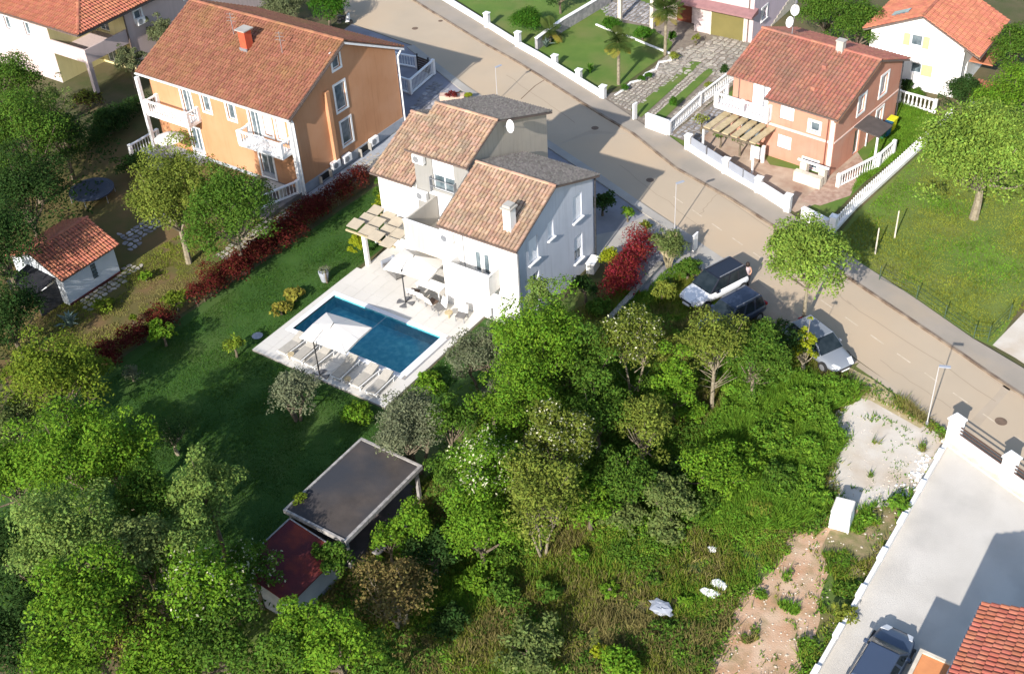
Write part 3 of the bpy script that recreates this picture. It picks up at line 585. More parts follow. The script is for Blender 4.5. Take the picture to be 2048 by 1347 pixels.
MB().hexa([(.05, -.45, 4.30), (.36, -.45, 4.30), (.36, 4.9, 6.32), (.05, 4.9, 6.32)], [(.05, -.45, 4.44), (.36, -.45, 4.44), (.36, 4.9, 6.46), (.05, 4.9, 6.46)]).build('eave_soffit', mat('brown soffit', (.26, .14, .09), (.2, .11, .07), 2, .9), K)
MB().box(-5.1, -.045, 2.45, -.02, -.003, 2.62).box(.003, .02, 2.5, .045, 9.3, 2.6).build('string_course', mat('pale pink band', (.70, .55, .48), (.66, .5, .44), 3, .8), K)
MB().box(-.35, -.05, -.3, -.02, -.003, 4.6).build('pilaster', MATS['pale pink band'], K)
gut(K, (-5.15, -.52, 4.48), (.3, -.52, 4.48)); pipe(K, [(-.5, -.45, 4.5), (-.5, -.08, 4.2), (-.5, -.08, 0)], .045, mat('red brown pipe', (.20, .07, .05), (.16, .06, .04), 4, .6)); pipe(K, [(-7.9, .84, 4.9), (-7.9, .84, 0)], .035, gutter); pipe(K, [(-5.9, .8, 4.9), (-5.9, .8, 3.0)], .03, metalg); pipe(K, [(.1, 9.2, 4.8), (.1, 9.35, 0)], .05, darkm)
kc = MB().box(-2.85, 4.55, 6.5, -2.35, 5.0, 7.3).build('chimney', concrete, K); MB().box(-2.9, 4.5, 7.3, -2.3, 5.05, 7.38).build('chimney_cap', concrete, kc)
for (x, y, z, a_) in ((-6.6, 5.0, 7.55, 0), (-6.45, 5.3, 8.35, 10)):
    dd = MB().lathe([(.38, .12), (.3, .075), (.15, .02), (.005, 0)], 18).build('satellite_dish', whitep, K, smooth=True); dd.location = (x, y, z); dd.rotation_euler = (R(70), 0, R(-25 + a_))
MB().tube((-6.5, 5.1, 6.5), (-6.5, 5.3, 9.3), .03).build('mast', metalg, K)
for (x, y) in ((-2.9, 2.9), (-2.6, 1.0)): zz = 4.6 + (y + .45) * .3776; MB().box(x, y, zz + .05, x + .3, y + .3, zz + .35).build('roof_vent', tile_red, K)
kb_ = MB().box(-8.95, -.6, 2.78, -4.75, .88, 2.95).build('balcony', whitep, K); balustrade(kb_, [(-8.85, .8), (-8.85, -.5), (-6.8, -.5), (-4.85, -.5), (-4.85, -.05)], 2.95, .95)
# porch canopy and steps at the gable
pc = MB().hexa([(.05, 2.7, 2.5), (1.9, 2.7, 2.3), (1.9, 4.7, 2.3), (.05, 4.7, 2.5)], [(.05, 2.7, 2.6), (1.9, 2.7, 2.38), (1.9, 4.7, 2.38), (.05, 4.7, 2.6)]).build('porch_canopy', mat('dark roofing', (.09, .075, .07), (.07, .06, .055), 2, .8), K)
MB().box(.03, 4.9, 0, .1, 5.0, 2.4).box(1.7, 2.8, -.3, 1.82, 2.92, 2.3).build('canopy_post', whitep, pc)
MB().box(.02, .6, -.3, 2.0, 5.2, 0).build('landing', redpav, K)
balustrade(K, [(2.0, 5.2), (2.0, 3.0), (1.1, -.9)], 0, 1.0)
# outdoor stone kitchen by the corner
t = thing('barbecue', 'white stone barbecue with pergola shelf at the corner of the peach house', 'barbecue', (-25.0, 69.2, 0), R(-6))
MB().box(-1.1, -.9, 0, .9, -.5, .8).build('counter', cream, t); MB().box(-1.0, -.3, 0, -.5, .1, 1.2).build('side_pier', cream, t); MB().box(.4, -.3, 0, .85, .1, 1.2).build('side_pier', cream, t)
MB().beam((-1.2, -.25, 1.3), (1.1, -.25, 1.3), .12, .12).build('shelf', whitep, t)
# wooden pergola with slats in front
t = thing('pergola', 'slatted brown pergola in front of the peach house under its balcony', 'pergola', (-24.31, 70.2, 0), R(-6))
for k in range(6): x = -8.4 + k * .72; MB().box(x, -2.7, 2.28, x + .5, -.1, 2.36).build('slat', wood, t)
MB().box(-8.5, -2.75, 2.16, -4.3, -2.62, 2.27).box(-8.5, -.35, 2.16, -4.3, -.22, 2.27).build('beam', bark, t)
for x, y in ((-8.4, -2.7), (-4.4, -2.7)): MB().box(x - .06, y - .03, 0, x + .06, y + .09, 2.16).build('post', whitep, t)

# ------------------------------------------------------------------ white house, top right
Wt = thing('white_house', 'bright white house with bright orange roof, cream shutters and a gable facing the garden', 'house')
facade(Wt, white, (-27.6, 84.85), (1, 0), 6.9, [(0, 4.1), (3.7, 5.65), (6.9, 4.05)], [(3.0, 3.35, 3.85, 4.2, 'nplr'), (3.3, 1.25, 4.1, 2.05, 'nrpR')], z0=-.5)
facade(Wt, white, (-20.7, 84.85), (0, 1), 6.2, [(0, 4.05), (6.2, 4.05)], [(1.0, .2, 1.8, 2.2, 'd')], z0=-.5)
facade(Wt, white, (-27.6, 91.05), (0, -1), 6.2, [(0, 4.1), (6.2, 4.1)], z0=-.5)
facade(Wt, white, (-20.7, 91.05), (-1, 0), 6.9, [(0, 4.05), (3.2, 5.65), (6.9, 4.1)], z0=-.5)
slope(Wt, tile_new, gutter, (-19.5, 84.45, 3.62), (-19.5, 91.6, 3.62), (-23.9, 91.6, 5.85), (-23.9, 84.45, 5.85), tw=.25, tl=.36)
slope(Wt, tile_new, gutter, (-28.1, 91.6, 4.0), (-28.1, 84.45, 4.0), (-23.9, 84.45, 5.85), (-23.9, 91.6, 5.85), tw=.25, tl=.36)
ridge(Wt, tile_new, (-23.9, 84.45, 5.88), (-23.9, 91.6, 5.88)); gut(Wt, (-19.42, 84.45, 3.5), (-19.42, 91.6, 3.5)); pipe(Wt, [(-20.66, 84.9, 3.6), (-20.66, 84.9, 0)], .05, whitep)
sk = MB().hexa([(-26.6, 85.9, 4.74), (-25.4, 85.9, 5.27), (-25.4, 86.6, 5.27), (-26.6, 86.6, 4.74)], [(-26.6, 85.9, 4.86), (-25.4, 85.9, 5.39), (-25.4, 86.6, 5.39), (-26.6, 86.6, 4.86)]).build('skylight', glass, Wt)
MB().box(-20.7, 87.0, 2.0, -19.0, 91.0, 2.1).build('porch_roof', tile_new, Wt)
t = thing('garden_hut', 'small white hut with orange tiled roof half hidden by the big tree', 'hut', P(1960, 235)); MB().box(-.9, 0, 0, .9, 1.6, 1.5).build('wall', white, t)
slope(t, tile_new, gutter, (-1.1, -.2, 1.5), (1.1, -.2, 1.5), (1.1, 1.8, 1.95), (-1.1, 1.8, 1.95)); MB().box(-.1, -.02, .1, .6, -.001, 1.1).build('doorway', darkin, t)

# ------------------------------------------------------------------ villa with garage, top
G = thing('pink_villa', 'pale pink villa with olive garage door and brown front door, top of the picture', 'house')
gy_ = 86.3
facade(G, pinkr, (-46.5, gy_ + 1.2), (1, 0), 3.6, [(0, 6), (3.6, 6)], [(1.5, .15, 2.6, 2.3, 'd')]); 
facade(G, pinkr, (-42.9, gy_), (1, 0), 5.2, [(0, 6), (5.2, 6)]); facade(G, pinkr, (-42.9, gy_ + 1.2), (0, -1), 1.2, [(0, 6), (1.2, 6)])
facade(G, lilac, (-37.7, gy_), (0, 1), 9, [(0, 6), (9, 6)], [(1.6, 1.3, 2.5, 2.3, 'st')]); facade(G, pinkr, (-37.7, gy_ + 9), (-1, 0), 8.8, [(0, 6), (8.8, 6)]); facade(G, pinkr, (-46.5, gy_ + 9), (0, -1), 7.8, [(0, 6), (7.8, 6)])
gd = MB().box(-41.35, gy_ - .02, .02, -38.5, gy_ + .0, 2.15); 
gd.build('garage_door', mat('olive garage door', (.17, .145, .05), (.15, .13, .045), 1, .6), G); MB().box(-41.5, gy_ - .06, 0, -41.35, gy_ - .001, 2.3).box(-38.5, gy_ - .06, 0, -38.35, gy_ - .001, 2.3).box(-41.35, gy_ - .06, 2.15, -38.5, gy_ - .001, 2.3).build('door_frame', cream, G)
MB().box(-45.1, gy_ + 1.15, .02, -43.75, gy_ + 1.19, 2.25).build('front_door', mat('brown door', (.16, .045, .025), (.12, .035, .02), 4, .5), G)
MB().hexa([(-47, gy_ - 1.0, 2.5), (-37.4, gy_ - 1.0, 2.5), (-37.4, gy_ + .2, 2.5), (-47, gy_ + .2, 2.5)], [(-47, gy_ - 1.0, 2.65), (-37.4, gy_ - 1.0, 2.65), (-37.4, gy_ + .2, 2.95), (-47, gy_ + .2, 2.95)]).build('canopy', mat('mauve roof sheet', (.28, .15, .15), (.24, .13, .13), 3, .7), G)
MB().box(-46.8, gy_ - .2, 6, -37.4, gy_ + 9.3, 6.2).build('roof', tile_new, G); pipe(G, [(-38.1, gy_ - .06, 6), (-38.1, gy_ - .06, 0)], .05)
for i, (x, y) in enumerate(((1240, 41), (1304, 57))):
    w = P(x, y); t = thing('garden_post', ['pale square pillar of the garden pergola, left one', 'pale square pillar of the garden pergola, right one beside the tall palm'][i], 'pillar', w); MB().box(-.15, -.15, 0, .15, .15, 3.4).build('shaft', cream, t); MB().box(-.19, -.19, 3.4, .19, .19, 3.5).build('cap', cream, t)
st_ = thing('stone_steps', 'beige garden stairs climbing beside the lilac wall', 'stairs', P(1527, 50))
for k in range(9): MB().box(-.5, k * .55, 0, .7, k * .55 + .54, .17 * (k + 1)).build('step', cream, st_)

# ------------------------------------------------------------------ pale house with hip roof, top left
T = thing('pink_house', 'long pale pink house with orange hip roof and corner loggias, top left', 'house')
tx, ty, tz = -79.3, 53.9, 5.35
facade(T, pinkr, (-100, ty), (1, 0), 16.6, [(0, tz), (16.6, tz)], [(11.1, 3.6, 11.8, 4.7, 'tsn'), (13.6, 3.6, 14.3, 4.7, 'tsn')])
facade(T, pinkr, (tx, ty + 4.4), (0, 1), 22, [(0, tz), (22, tz)], [(1.0, 4.0, 1.7, 4.8, 't'), (6.3, 3.9, 7.0, 4.9, 't'), (10, 3.8, 11.6, 4.9, 't')])
facade(T, yellowr, (-83.4, ty), (0, 1), 4.4, [(0, tz), (4.4, tz)], []); facade(T, yellowr, (-83.4, ty + 4.4), (1, 0), 4.1, [(0, tz), (4.1, tz)], [(.6, 3.0, 1.8, 4.9, 'd'), (.6, .2, 1.8, 2.2, 'd')])
lg = MB().box(-83.4, ty, 2.6, tx, ty + 4.4, 2.8).build('loggia_floor', pinkr, T); MB().box(-83.4, ty, 2.8, tx, ty + .12, 3.75).box(tx - .12, ty + .12, 2.8, tx, ty + 4.4, 3.75).build('parapet', pinkr, lg)
MB().box(tx - .35, ty - .0, 0, tx, ty + .35, 2.6).build('corner_column', pinkr, T); pipe(T, [(tx + .06, ty + 4.3, 5.2), (tx + .06, ty + 4.3, 0)], .06)
e = .55; hx, hy2 = tx + e, ty - e; hz = tz + .02
def hipclip(w): return lambda s, t: True
slope(T, tile_new, gutter, (-101, hy2, hz), (hx, hy2, hz), (hx - 7, hy2 + 7, hz + 2.7), (-101, hy2 + 7, hz + 2.7), tw=.27, tl=.38, clip=lambda s, t: s < (hx + 101) - t * .93 + .1)
slope(T, tile_new, gutter, (hx, hy2, hz), (hx, 80, hz), (hx - 7, 80, hz + 2.7), (hx - 7, hy2 + 7, hz + 2.7), tw=.27, tl=.38, clip=lambda s, t: s > t * .93 - .1)
ridge(T, tile_new, (hx, hy2, hz + .05), (hx - 7, hy2 + 7, hz + 2.75), .16); gut(T, (-101, hy2 - .06, hz - .14), (hx, hy2 - .06, hz - .14)); gut(T, (hx + .06, hy2, hz - .14), (hx + .06, 80, hz - .14), darkm)
acunit(T, (tx, ty + 4.4), Vector((0, 1)), Vector((1, 0)), .9, 3.7)

# ------------------------------------------------------------------ garden shed left
Z = thing('garden_shed', 'small white shed with orange tiled roof and a narrow block window in the garden', 'shed')
bw = mat('pale blue white wash', (.56, .60, .64), (.50, .54, .58), 1.2, .9, .15, 20)
facade(Z, bw, (-58.3, 33.6), (0, 1), 4.05, [(0, 2.12), (4.05, 2.12)]); facade(Z, bw, (-63.0, 33.6), (1, 0), 4.7, [(0, 2.2), (2.4, 3.1), (4.7, 2.12)])
facade(Z, bw, (-58.3, 37.65), (-1, 0), 4.7, [(0, 2.12), (2.3, 3.1), (4.7, 2.2)]); facade(Z, bw, (-63.0, 37.65), (0, -1), 4.05, [(0, 2.2), (4.05, 2.2)])
slope(Z, tile_org if False else tile_new, gutter, (-58.05, 33.4, 2.05), (-58.05, 38.0, 2.05), (-60.6, 38.0, 3.22), (-60.6, 33.4, 3.22), tw=.22, tl=.36)
slope(Z, tile_new, gutter, (-63.3, 38.0, 2.05), (-63.3, 33.4, 2.05), (-60.6, 33.4, 3.22), (-60.6, 38.0, 3.22), tw=.22, tl=.36); ridge(Z, tile_new, (-60.6, 33.4, 3.25), (-60.6, 38.0, 3.25))
gb_ = MB().box(-58.295, 35.7, .75, -58.27, 36.05, 1.75).build('block_window', glass, Z)
for k in range(5): MB().box(-58.27, 35.68, .74 + k * .24, -58.25, 36.07, .77 + k * .24).build('bar', darkm, gb_)
MB().box(-58.299, 33.6, 0, -58.24, 37.65, .16).build('base_course', mat('dark red base', (.10, .025, .025), (.07, .02, .02), 3, .8), Z)
le = MB().hexa([(-61.5, 31.9, 1.7), (-58.9, 31.9, 1.6), (-58.9, 33.58, 1.85), (-61.5, 33.58, 1.95)], [(-61.5, 31.9, 1.76), (-58.9, 31.9, 1.66), (-58.9, 33.58, 1.91), (-61.5, 33.58, 2.01)]).build('lean_to_roof', mat('black sheet', (.012, .014, .018), (.02, .02, .025), 3, .7), Z)
MB().box(-59.0, 31.95, 0, -58.92, 33.58, 1.58).build('lean_to_side', darkm, Z); MB().box(-61.45, 31.95, 0, -61.37, 33.58, 1.66).build('lean_to_side', darkm, Z)
t = thing('trampoline', 'round dark trampoline on the shaded grass behind the shed', 'trampoline', P(188, 395)); MB().lathe([(1.55, .62), (1.55, .7), (1.3, .7), (1.28, .67), (.01, .66)], 24).build('jumping_mat', mat('blue black mat', (.035, .045, .07), (.03, .04, .06), 2, .6), t)
for k in range(6): a = k * math.pi / 3; MB().tube((1.5 * math.cos(a), 1.5 * math.sin(a), 0), (1.5 * math.cos(a), 1.5 * math.sin(a), .64), .03, n=5).build('leg', metalg, t)

# ------------------------------------------------------------------ flat roofed shelter and red shed
F = thing('flat_roofed_shelter', 'open shelter with grey flat roof and whitish rim beside the dark lawn', 'shelter')
ft = mat('mossy roofing felt', (.060, .052, .048), (.090, .076, .068), .9, 1, .15, 14, spec=0, c3=(.045, .048, .056), sc3=.35, th3=.5)
MB().box(-33.25, 26.35, 2.0, -29.65, 31.85, 2.2).build('roof', ft, F)
rim = mat('weathered rim', (.36, .34, .32), (.22, .21, .20), 4, .9, .4, 12)
for bx in ((-33.37, 26.2, -33.25, 32.0), (-29.65, 26.2, -29.5, 32.0), (-33.25, 26.2, -29.65, 26.32), (-33.25, 31.88, -29.65, 32.0)): MB().box(bx[0], bx[1], 2.02, bx[2], bx[3], 2.26).build('rim', rim, F)
for x, y in ((-29.7, 26.4), (-29.7, 31.7), (-33.1, 26.4), (-33.1, 31.7)): MB().box(x - .08, y - .08, 0, x + .08, y + .08, 1.96).build('post', rim, F)
MB().box(-33.2, 26.5, 0, -33.05, 31.7, 1.96).build('rear_wall', mat('brown boards', (.13, .09, .06), (.09, .065, .045), 3, .9), F)
areaw('shelter_floor', [(-33.2, 26.2), (-28.6, 26.2), (-28.6, 32.3), (-33.2, 32.3)], .02, mat('dark floor slab', (.12, .10, .10), (.09, .08, .08), 2, .9))
t = thing('garden_bench', 'long plain bench lying under the edge of the flat roofed shelter', 'bench', (-29.1, 28.6, 0)); MB().box(-.2, -1.1, .38, .2, 1.1, .44).build('seat', rim, t)
for y in (-.9, .9): MB().box(-.17, y - .05, 0, .17, y + .05, .38).build('leg', rim, t)
Rd = thing('red_shed', 'low shed with dark red roof and blue grey wall among the trees at the bottom', 'shed')
rr = mat('faded red roof sheet', (.085, .013, .017), (.065, .013, .017), 1.2, .8, .4, 18, c3=(.22, .035, .015), sc3=.8, th3=.6)
facade(Rd, mat('blue grey wall', (.26, .30, .35), (.22, .26, .31), 1.2, .9), (-29.75, 22.6), (0, 1), 3.0, [(0, 1.7), (3.0, 1.7)]); facade(Rd, plinth, (-32.5, 22.6), (1, 0), 2.75, [(0, 2.2), (2.75, 1.7)]); facade(Rd, plinth, (-29.75, 25.6), (-1, 0), 2.75, [(0, 1.7), (2.75, 2.2)]); facade(Rd, plinth, (-32.5, 25.6), (0, -1), 3.0, [(0, 2.2), (3.0, 2.2)])
MB().hexa([(-29.6, 22.4, 1.68), (-29.6, 25.9, 1.68), (-32.7, 25.9, 2.2), (-32.7, 22.4, 2.2)], [(-29.6, 22.4, 1.75), (-29.6, 25.9, 1.75), (-32.7, 25.9, 2.27), (-32.7, 22.4, 2.27)]).build('roof', rr, Rd)
for bx in ((-32.72, 22.4, 2.19, -32.66, 25.9, 2.31),): MB().box(*bx).build('edge_trim', rim, Rd)
MB().beam((-29.6, 25.93, 1.68), (-32.7, 25.93, 2.2), .06, .1).build('edge_trim', rim, Rd)

# ------------------------------------------------------------------ house at the bottom right
Bq = thing('red_roofed_house', 'house corner with red barrel tiles and zinc gutter, bottom right', 'house')
facade(Bq, mat('tan render', (.50, .36, .24), (.45, .32, .21), 1, .9), (-3.45, 35.0), (0, -1), 12, [(0, 4.4), (12, 4.4)]); facade(Bq, white, (6, 35.0), (-1, 0), 9.45, [(0, 4.4), (4.7, 6.4), (9.45, 4.4)])
slope(Bq, mat('deep red clay tiles', (.29, .085, .052), (.35, .125, .08), 2, .8, .2, 30, tint=.15), gutter, (-3.9, 35.6, 4.6), (-3.9, 23.0, 4.6), (1.3, 23.0, 6.7), (1.3, 35.6, 6.7), singles=0, tw=.24, tl=.38, clip=lambda s, t: not (s < 5.2 and t < 2.6))
tl_ = [o for o in Bq.children if o.name.startswith('roof')][0]
tiles(tl_, MATS['deep red clay tiles'], (-3.9, 35.6, 4.6), (0, -1, 0), (5.2, 0, 2.1), 5.16, 2.66, tw=.24, tl=.38, singles=200)
gut(Bq, (-3.98, 35.65, 4.48), (-3.98, 23, 4.48), metalg); pipe(Bq, [(-3.98, 34.9, 4.5), (-3.6, 34.9, 4.1), (-3.52, 34.9, 0)], .05, metalg)
pq = MB().box(-5.45, 24, 2.85, -3.46, 33.4, 3.0).build('porch_roof', white, Bq); MB().box(-5.45, 33.25, 3.0, -3.5, 33.4, 3.12).box(-5.45, 24, 3.0, -5.3, 33.25, 3.12).build('rim', cream, pq); MB().box(-5.29, 24, 3.0, -3.5, 33.24, 3.05).build('terrace_tiles', mat('orange terrace tile', (.60, .25, .10), (.54, .22, .09), 3, .8), pq); MB().box(-5.4, 33.0, 0, -5.1, 33.3, 2.85).build('pillar', white, pq)

# courtyard walls
cw = thing('courtyard_side_wall', 'long low white wall between the wild plot and the paved courtyard, stepping down', 'wall')
MB().box(-9.16, 25, -.02, -8.98, 49.0, .42).build('wall', white, cw)
for k in range(9): y = 26.6 + k * 2.55; MB().box(-9.2, y, .42, -8.94, y + .75, .56).build('cap', whitep, cw)
fw_ = thing('courtyard_front_wall', 'thick white wall with square pillars and brown metal rails facing the road', 'wall')
dv = Vector((.918, -.396)); nv = Vector((.396, .918)); a = Vector((-8.9, 49.15))
def along(k, o=0): p = a + dv * k + nv * o; return (p.x, p.y)
MB().prism([along(-.3, -.18), along(14, -.18), along(14, .18), along(-.3, .18)], -.02, .55).build('wall', whitep, fw_)
MB().prism([along(-.3, -.55), along(14, -.55), along(14, -.19), along(-.3, -.19)], -.02, .16).build('kerb_step', cream, fw_)
for k in range(4):
    q = MB().prism([along(k * 3.35 - .28, -.28), along(k * 3.35 + .28, -.28), along(k * 3.35 + .28, .28), along(k * 3.35 - .28, .28)], -.01, 1.45).build('pillar', whitep, fw_)
    MB().prism([along(k * 3.35 - .34, -.34), along(k * 3.35 + .34, -.34), along(k * 3.35 + .34, .34), along(k * 3.35 - .34, .34)], 1.45, 1.55).build('pillar_cap', whitep, q)
    if k < 3:
        for j in range(3):
            MB().beam(along(k * 3.35 + .3) + (.68 + j * .22,), along(k * 3.35 + 3.05) + (.68 + j * .22,), .04, .06).build('rail', mat('brown rail', (.09, .05, .035), (.07, .04, .03), 3, .6), fw_)

# ------------------------------------------------------------------ street walls and fences
def lowwall(name, label, pts, h, w=.25, m=None, cap=None, cat='wall', pil=(), ph=1.3):
    t = thing(name, label, cat); pp = [P2(*p) for p in pts]; b = MB(); c = MB()
    for p, q in zip(pp, pp[1:]): b.beam((p[0], p[1], 0), (q[0], q[1], 0), w, h); c.beam((p[0], p[1], h), (q[0], q[1], h), w + .08, .05)
    b.build('wall', m or white, t); c.build('coping', cap or whitep, t)
    for p in pil:
        x, y = P2(*p); q = MB().box(x - .2, y - .2, 0, x + .2, y + .2, ph).build('pillar', m or white, t); MB().box(x - .25, y - .25, ph, x + .25, y + .25, ph + .07).build('pillar_cap', cap or whitep, q)
    return t
lowwall('garden_wall', 'cream garden wall with two pillars along the upper pavement by the round bush', [(880, -4), (896, 6), (970, 52), (1034, 92)], .42, pil=[(975, 56), (1037, 95)], m=white)
lowwall('garden_wall', 'cream garden wall with small pillars and agaves behind, left of the gate', [(1040, 98), (1076, 118), (1205, 198)], .50, pil=[(1110, 135), (1158, 164), (1206, 197)], ph=1.0)
lowwall('stone_wall', 'grey stone wall with pale coping between the two upper gardens', [(1073, 100), (1125, 62), (1220, 5)], 1.0, m=stoneg)
lowwall('gate_pillar', 'lone square white pillar on the pavement at the villa drive', [(1268, 239), (1271, 240)], 1.3, cat='pillar', w=.4)
lowwall('garden_wall', 'white stepped wall with a round plaque left of the fence panels', [(1292, 256), (1336, 272)], 1.15)
w_ = lowwall('fence_wall', 'white wall with four grey fence panels and pillars in front of the peach house', [(1374, 300), (1450, 348), (1516, 386)], .45, pil=[(1376, 300), (1451, 348), (1516, 386)], ph=1.15)
pa = mat('pale grey fence panel', (.29, .315, .36), (.27, .29, .335), 2, .5)
for (q0, q1) in (((1382, 303), (1411, 322)), ((1414, 324), (1445, 344)), ((1457, 351), (1484, 368)), ((1486, 369), (1511, 384))):
    p, q = P2(*q0), P2(*q1); o = MB().beam((p[0], p[1], .52), (q[0], q[1], .52), .04, .62).build('fence_panel', pa, w_)
    MB().beam((q[0], q[1], .50), (q[0] + .04, q[1] - .02, .50), .06, .72).build('fence_post', metalg, o)
lowwall('garden_wall', 'white wall with a low relief plate and slatted top right of the fence panels', [(1521, 389), (1572, 422)], .85, pil=[(1574, 424)], ph=1.25)
lowwall('garden_wall', 'short white wall right of the garden entrance, partly behind the street tree', [(1603, 436), (1655, 462)], .8)
w_ = lowwall('long_fence_wall', 'long white wall topped by a slatted fence between the peach house garden and the field', [(1662, 470), (1712, 415), (1800, 335), (1905, 238)], .25, w=.18, cat='fence', pil=[(1664, 468)], ph=1.3)
p, q = Vector(P2(1662, 470)), Vector(P2(1905, 238)); pp = [Vector(P2(*k)) for k in ((1662, 470), (1712, 415), (1800, 335), (1905, 238))]
pk = 0
for a, b in zip(pp, pp[1:]):
    L = (b - a).length; n = int(L / .30)
    for i in range(n):
        c = a + (b - a) * (i / n); pk += 1
        o = MB().box(-.035, -.02, 0, .035, .02, .78) if i == 0 and a is pp[0] else None
        if o: o = o.build('picket', whitep, w_); pme = o.data
        else: o = bpy.data.objects.new('picket', pme); put(o, w_)
        o.location = (c.x, c.y, .3)
    MB().beam((a.x, a.y, .95), (b.x, b.y, .95), .04, .05).build('rail', whitep, w_)
t = thing('balustrade_fence', 'white balustrade with turned posts between the villa drive and the peach house', 'fence'); balustrade(t, [P2(1338, 270), P2(1400, 212), P2(1470, 158)], .05, 1.0, step=.26, r=.06)
t = thing('balustrade_fence', 'white balustrade below the white gabled house behind the peach house', 'fence'); balustrade(t, [P2(1795, 205), P2(1868, 225)], .0, 1.0, step=.3, r=.07)
t = thing('yard_gate', 'white framed garden gate with pillar beside the pergola end', 'gate', P(1525, 325)); MB().box(-.1, -.1, 0, .1, .1, 1.3).box(-.9, -.1, 0, -.7, .1, 1.2).build('post', whitep, t); MB().box(-.7, -.03, .2, -.1, .03, 1.1).build('leaf', whitep, t)
# field fence: wire with thin posts
fp = [(1758, 562), (1832, 601), (1888, 640), (1946, 680), (1975, 683), (2017, 640)]
t = thing('wire_fence', 'low green wire fence with thin posts along the field and the pavement', 'fence'); gm = mat('green wire', (.06, .10, .06), (.05, .08, .05), 3, .6)
for p in fp: x, y = P2(*p); MB().tube((x, y, 0), (x, y, 1.1), .03, n=5).build('post', gm, t)
for p, q in zip(fp, fp[1:]):
    p, q = P2(*p), P2(*q)
    for z in (.25, .5, .75, 1.0): MB().tube((p[0], p[1], z), (q[0], q[1], z), .010, n=4).build('wire', gm, t)
for i, (x, y, h) in enumerate(((1750, 508, 1.9), (1789, 476, 2.0))):
    t = thing('wooden_pole', ['slim pale pole in the field shade, nearer the road', 'slim pale pole in the field shade, farther from the road'][i], 'pole', P(x, y)); MB().tube((0, 0, 0), (0, 0, h), .05, .04).build('shaft', cream, t)

# street lamps
for i, (x, y, h, az) in enumerate([(1853, 850, 3.95, .3), (1349, 462, 3.5, 1.0), (995, 202, 2.75, 1.2)]):
    t = thing('street_lamp', ['slim white street lamp at the edge of the gravel lot', 'slim white street lamp behind the tall reeds', 'slim white street lamp behind the grey house roof'][i], 'street lamp', P(x, y), az, 'street lamps')
    MB().tube((0, 0, 0), (0, 0, h), .035, .025).build('pole', mat('lamp grey', (.42, .41, .40), (.38, .37, .36), 3, .6), t); hd = MB().beam((0, 0, h), (.55, 0, h + .03), .16, .06).build('lamp_head', pa, t)
    MB().tube((0, 0, 0), (0, 0, .25), .08).build('base', metalg, t)

# white wrapped block on the gravel
t = thing('wrapped_pallet', 'white wrapped block standing on the gravel lot', 'block', (-11.52, 41.0, 0), R(8))
MB().hexa([(-.5, -.55, 0), (.5, -.55, 0), (.5, .55, 0), (-.5, .55, 0)], [(-.46, -.5, 1.0), (.44, -.46, 1.05), (.42, .48, 1.15), (-.44, .5, 1.1)]).build('wrapped_load', whitep, t, bevel=.05)
MB().hexa([(-.5, -.52, 1.02), (.47, -.5, 1.07), (.46, .5, 1.17), (-.48, .52, 1.12)], [(-.44, -.45, 1.1), (.40, -.40, 1.18), (.38, .42, 1.26), (-.4, .45, 1.18)]).build('loose_sheet', canvas, t, bevel=.03)
# dumped sacks and slab in the meadow
for i, (x, y, s, lab) in enumerate([(1322, 1218, .55, 'crumpled pale grey plastic sheet lying in the wild grass'), (1420, 1188, .42, 'white sack in the wild grass, the lower one of the pair'), (1438, 1170, .38, 'white sack in the wild grass, the upper one of the pair'), (1424, 1099, .24, 'small white lump alone in the wild grass above the two sacks'), (1425, 866, .2, 'small white stones at the foot of the bare trunked tree')]):
    rg = np.random.RandomState(i + 3); mb = MB().lathe([(s * .9, 0), (s, s * .18), (s * .85, s * .38), (s * .55, s * .46), (s * .2, s * .42)], 11); mb.v = [(a + rg.normal(0, s * .13), b * (.6) + rg.normal(0, s * .13), c + abs(rg.normal(0, s * .05))) for a, b, c in mb.v]
    o = mb.build(['plastic_sheet', 'sack', 'sack', 'white_lump', 'stones'][i], [pa, whitep, whitep, whitep, cream][i]); o.location = P(x, y, .12); tag(o, lab, ['sheet', 'sack', 'sack', 'stone', 'stone'][i])
rg = np.random.RandomState(5)
mb = MB()
for k in range(90):
    x, y = (-9.35 - abs(rg.normal(0, .35)), rg.uniform(43.5, 47.5)); s = rg.uniform(.03, .08)
    mb.hexa([(x - s, y - s, 0), (x + s, y - s * .8, 0), (x + s * .9, y + s, 0), (x - s, y + s, 0)], [(x - s * .6, y - s * .5, s), (x + s * .5, y - s * .6, s * .8), (x + s * .6, y + s * .5, s), (x - s * .5, y + s * .5, s * .9)])
tag(mb.build('rubble', whitep), 'white rubble heap against the courtyard wall', 'rubble', kind='stuff')

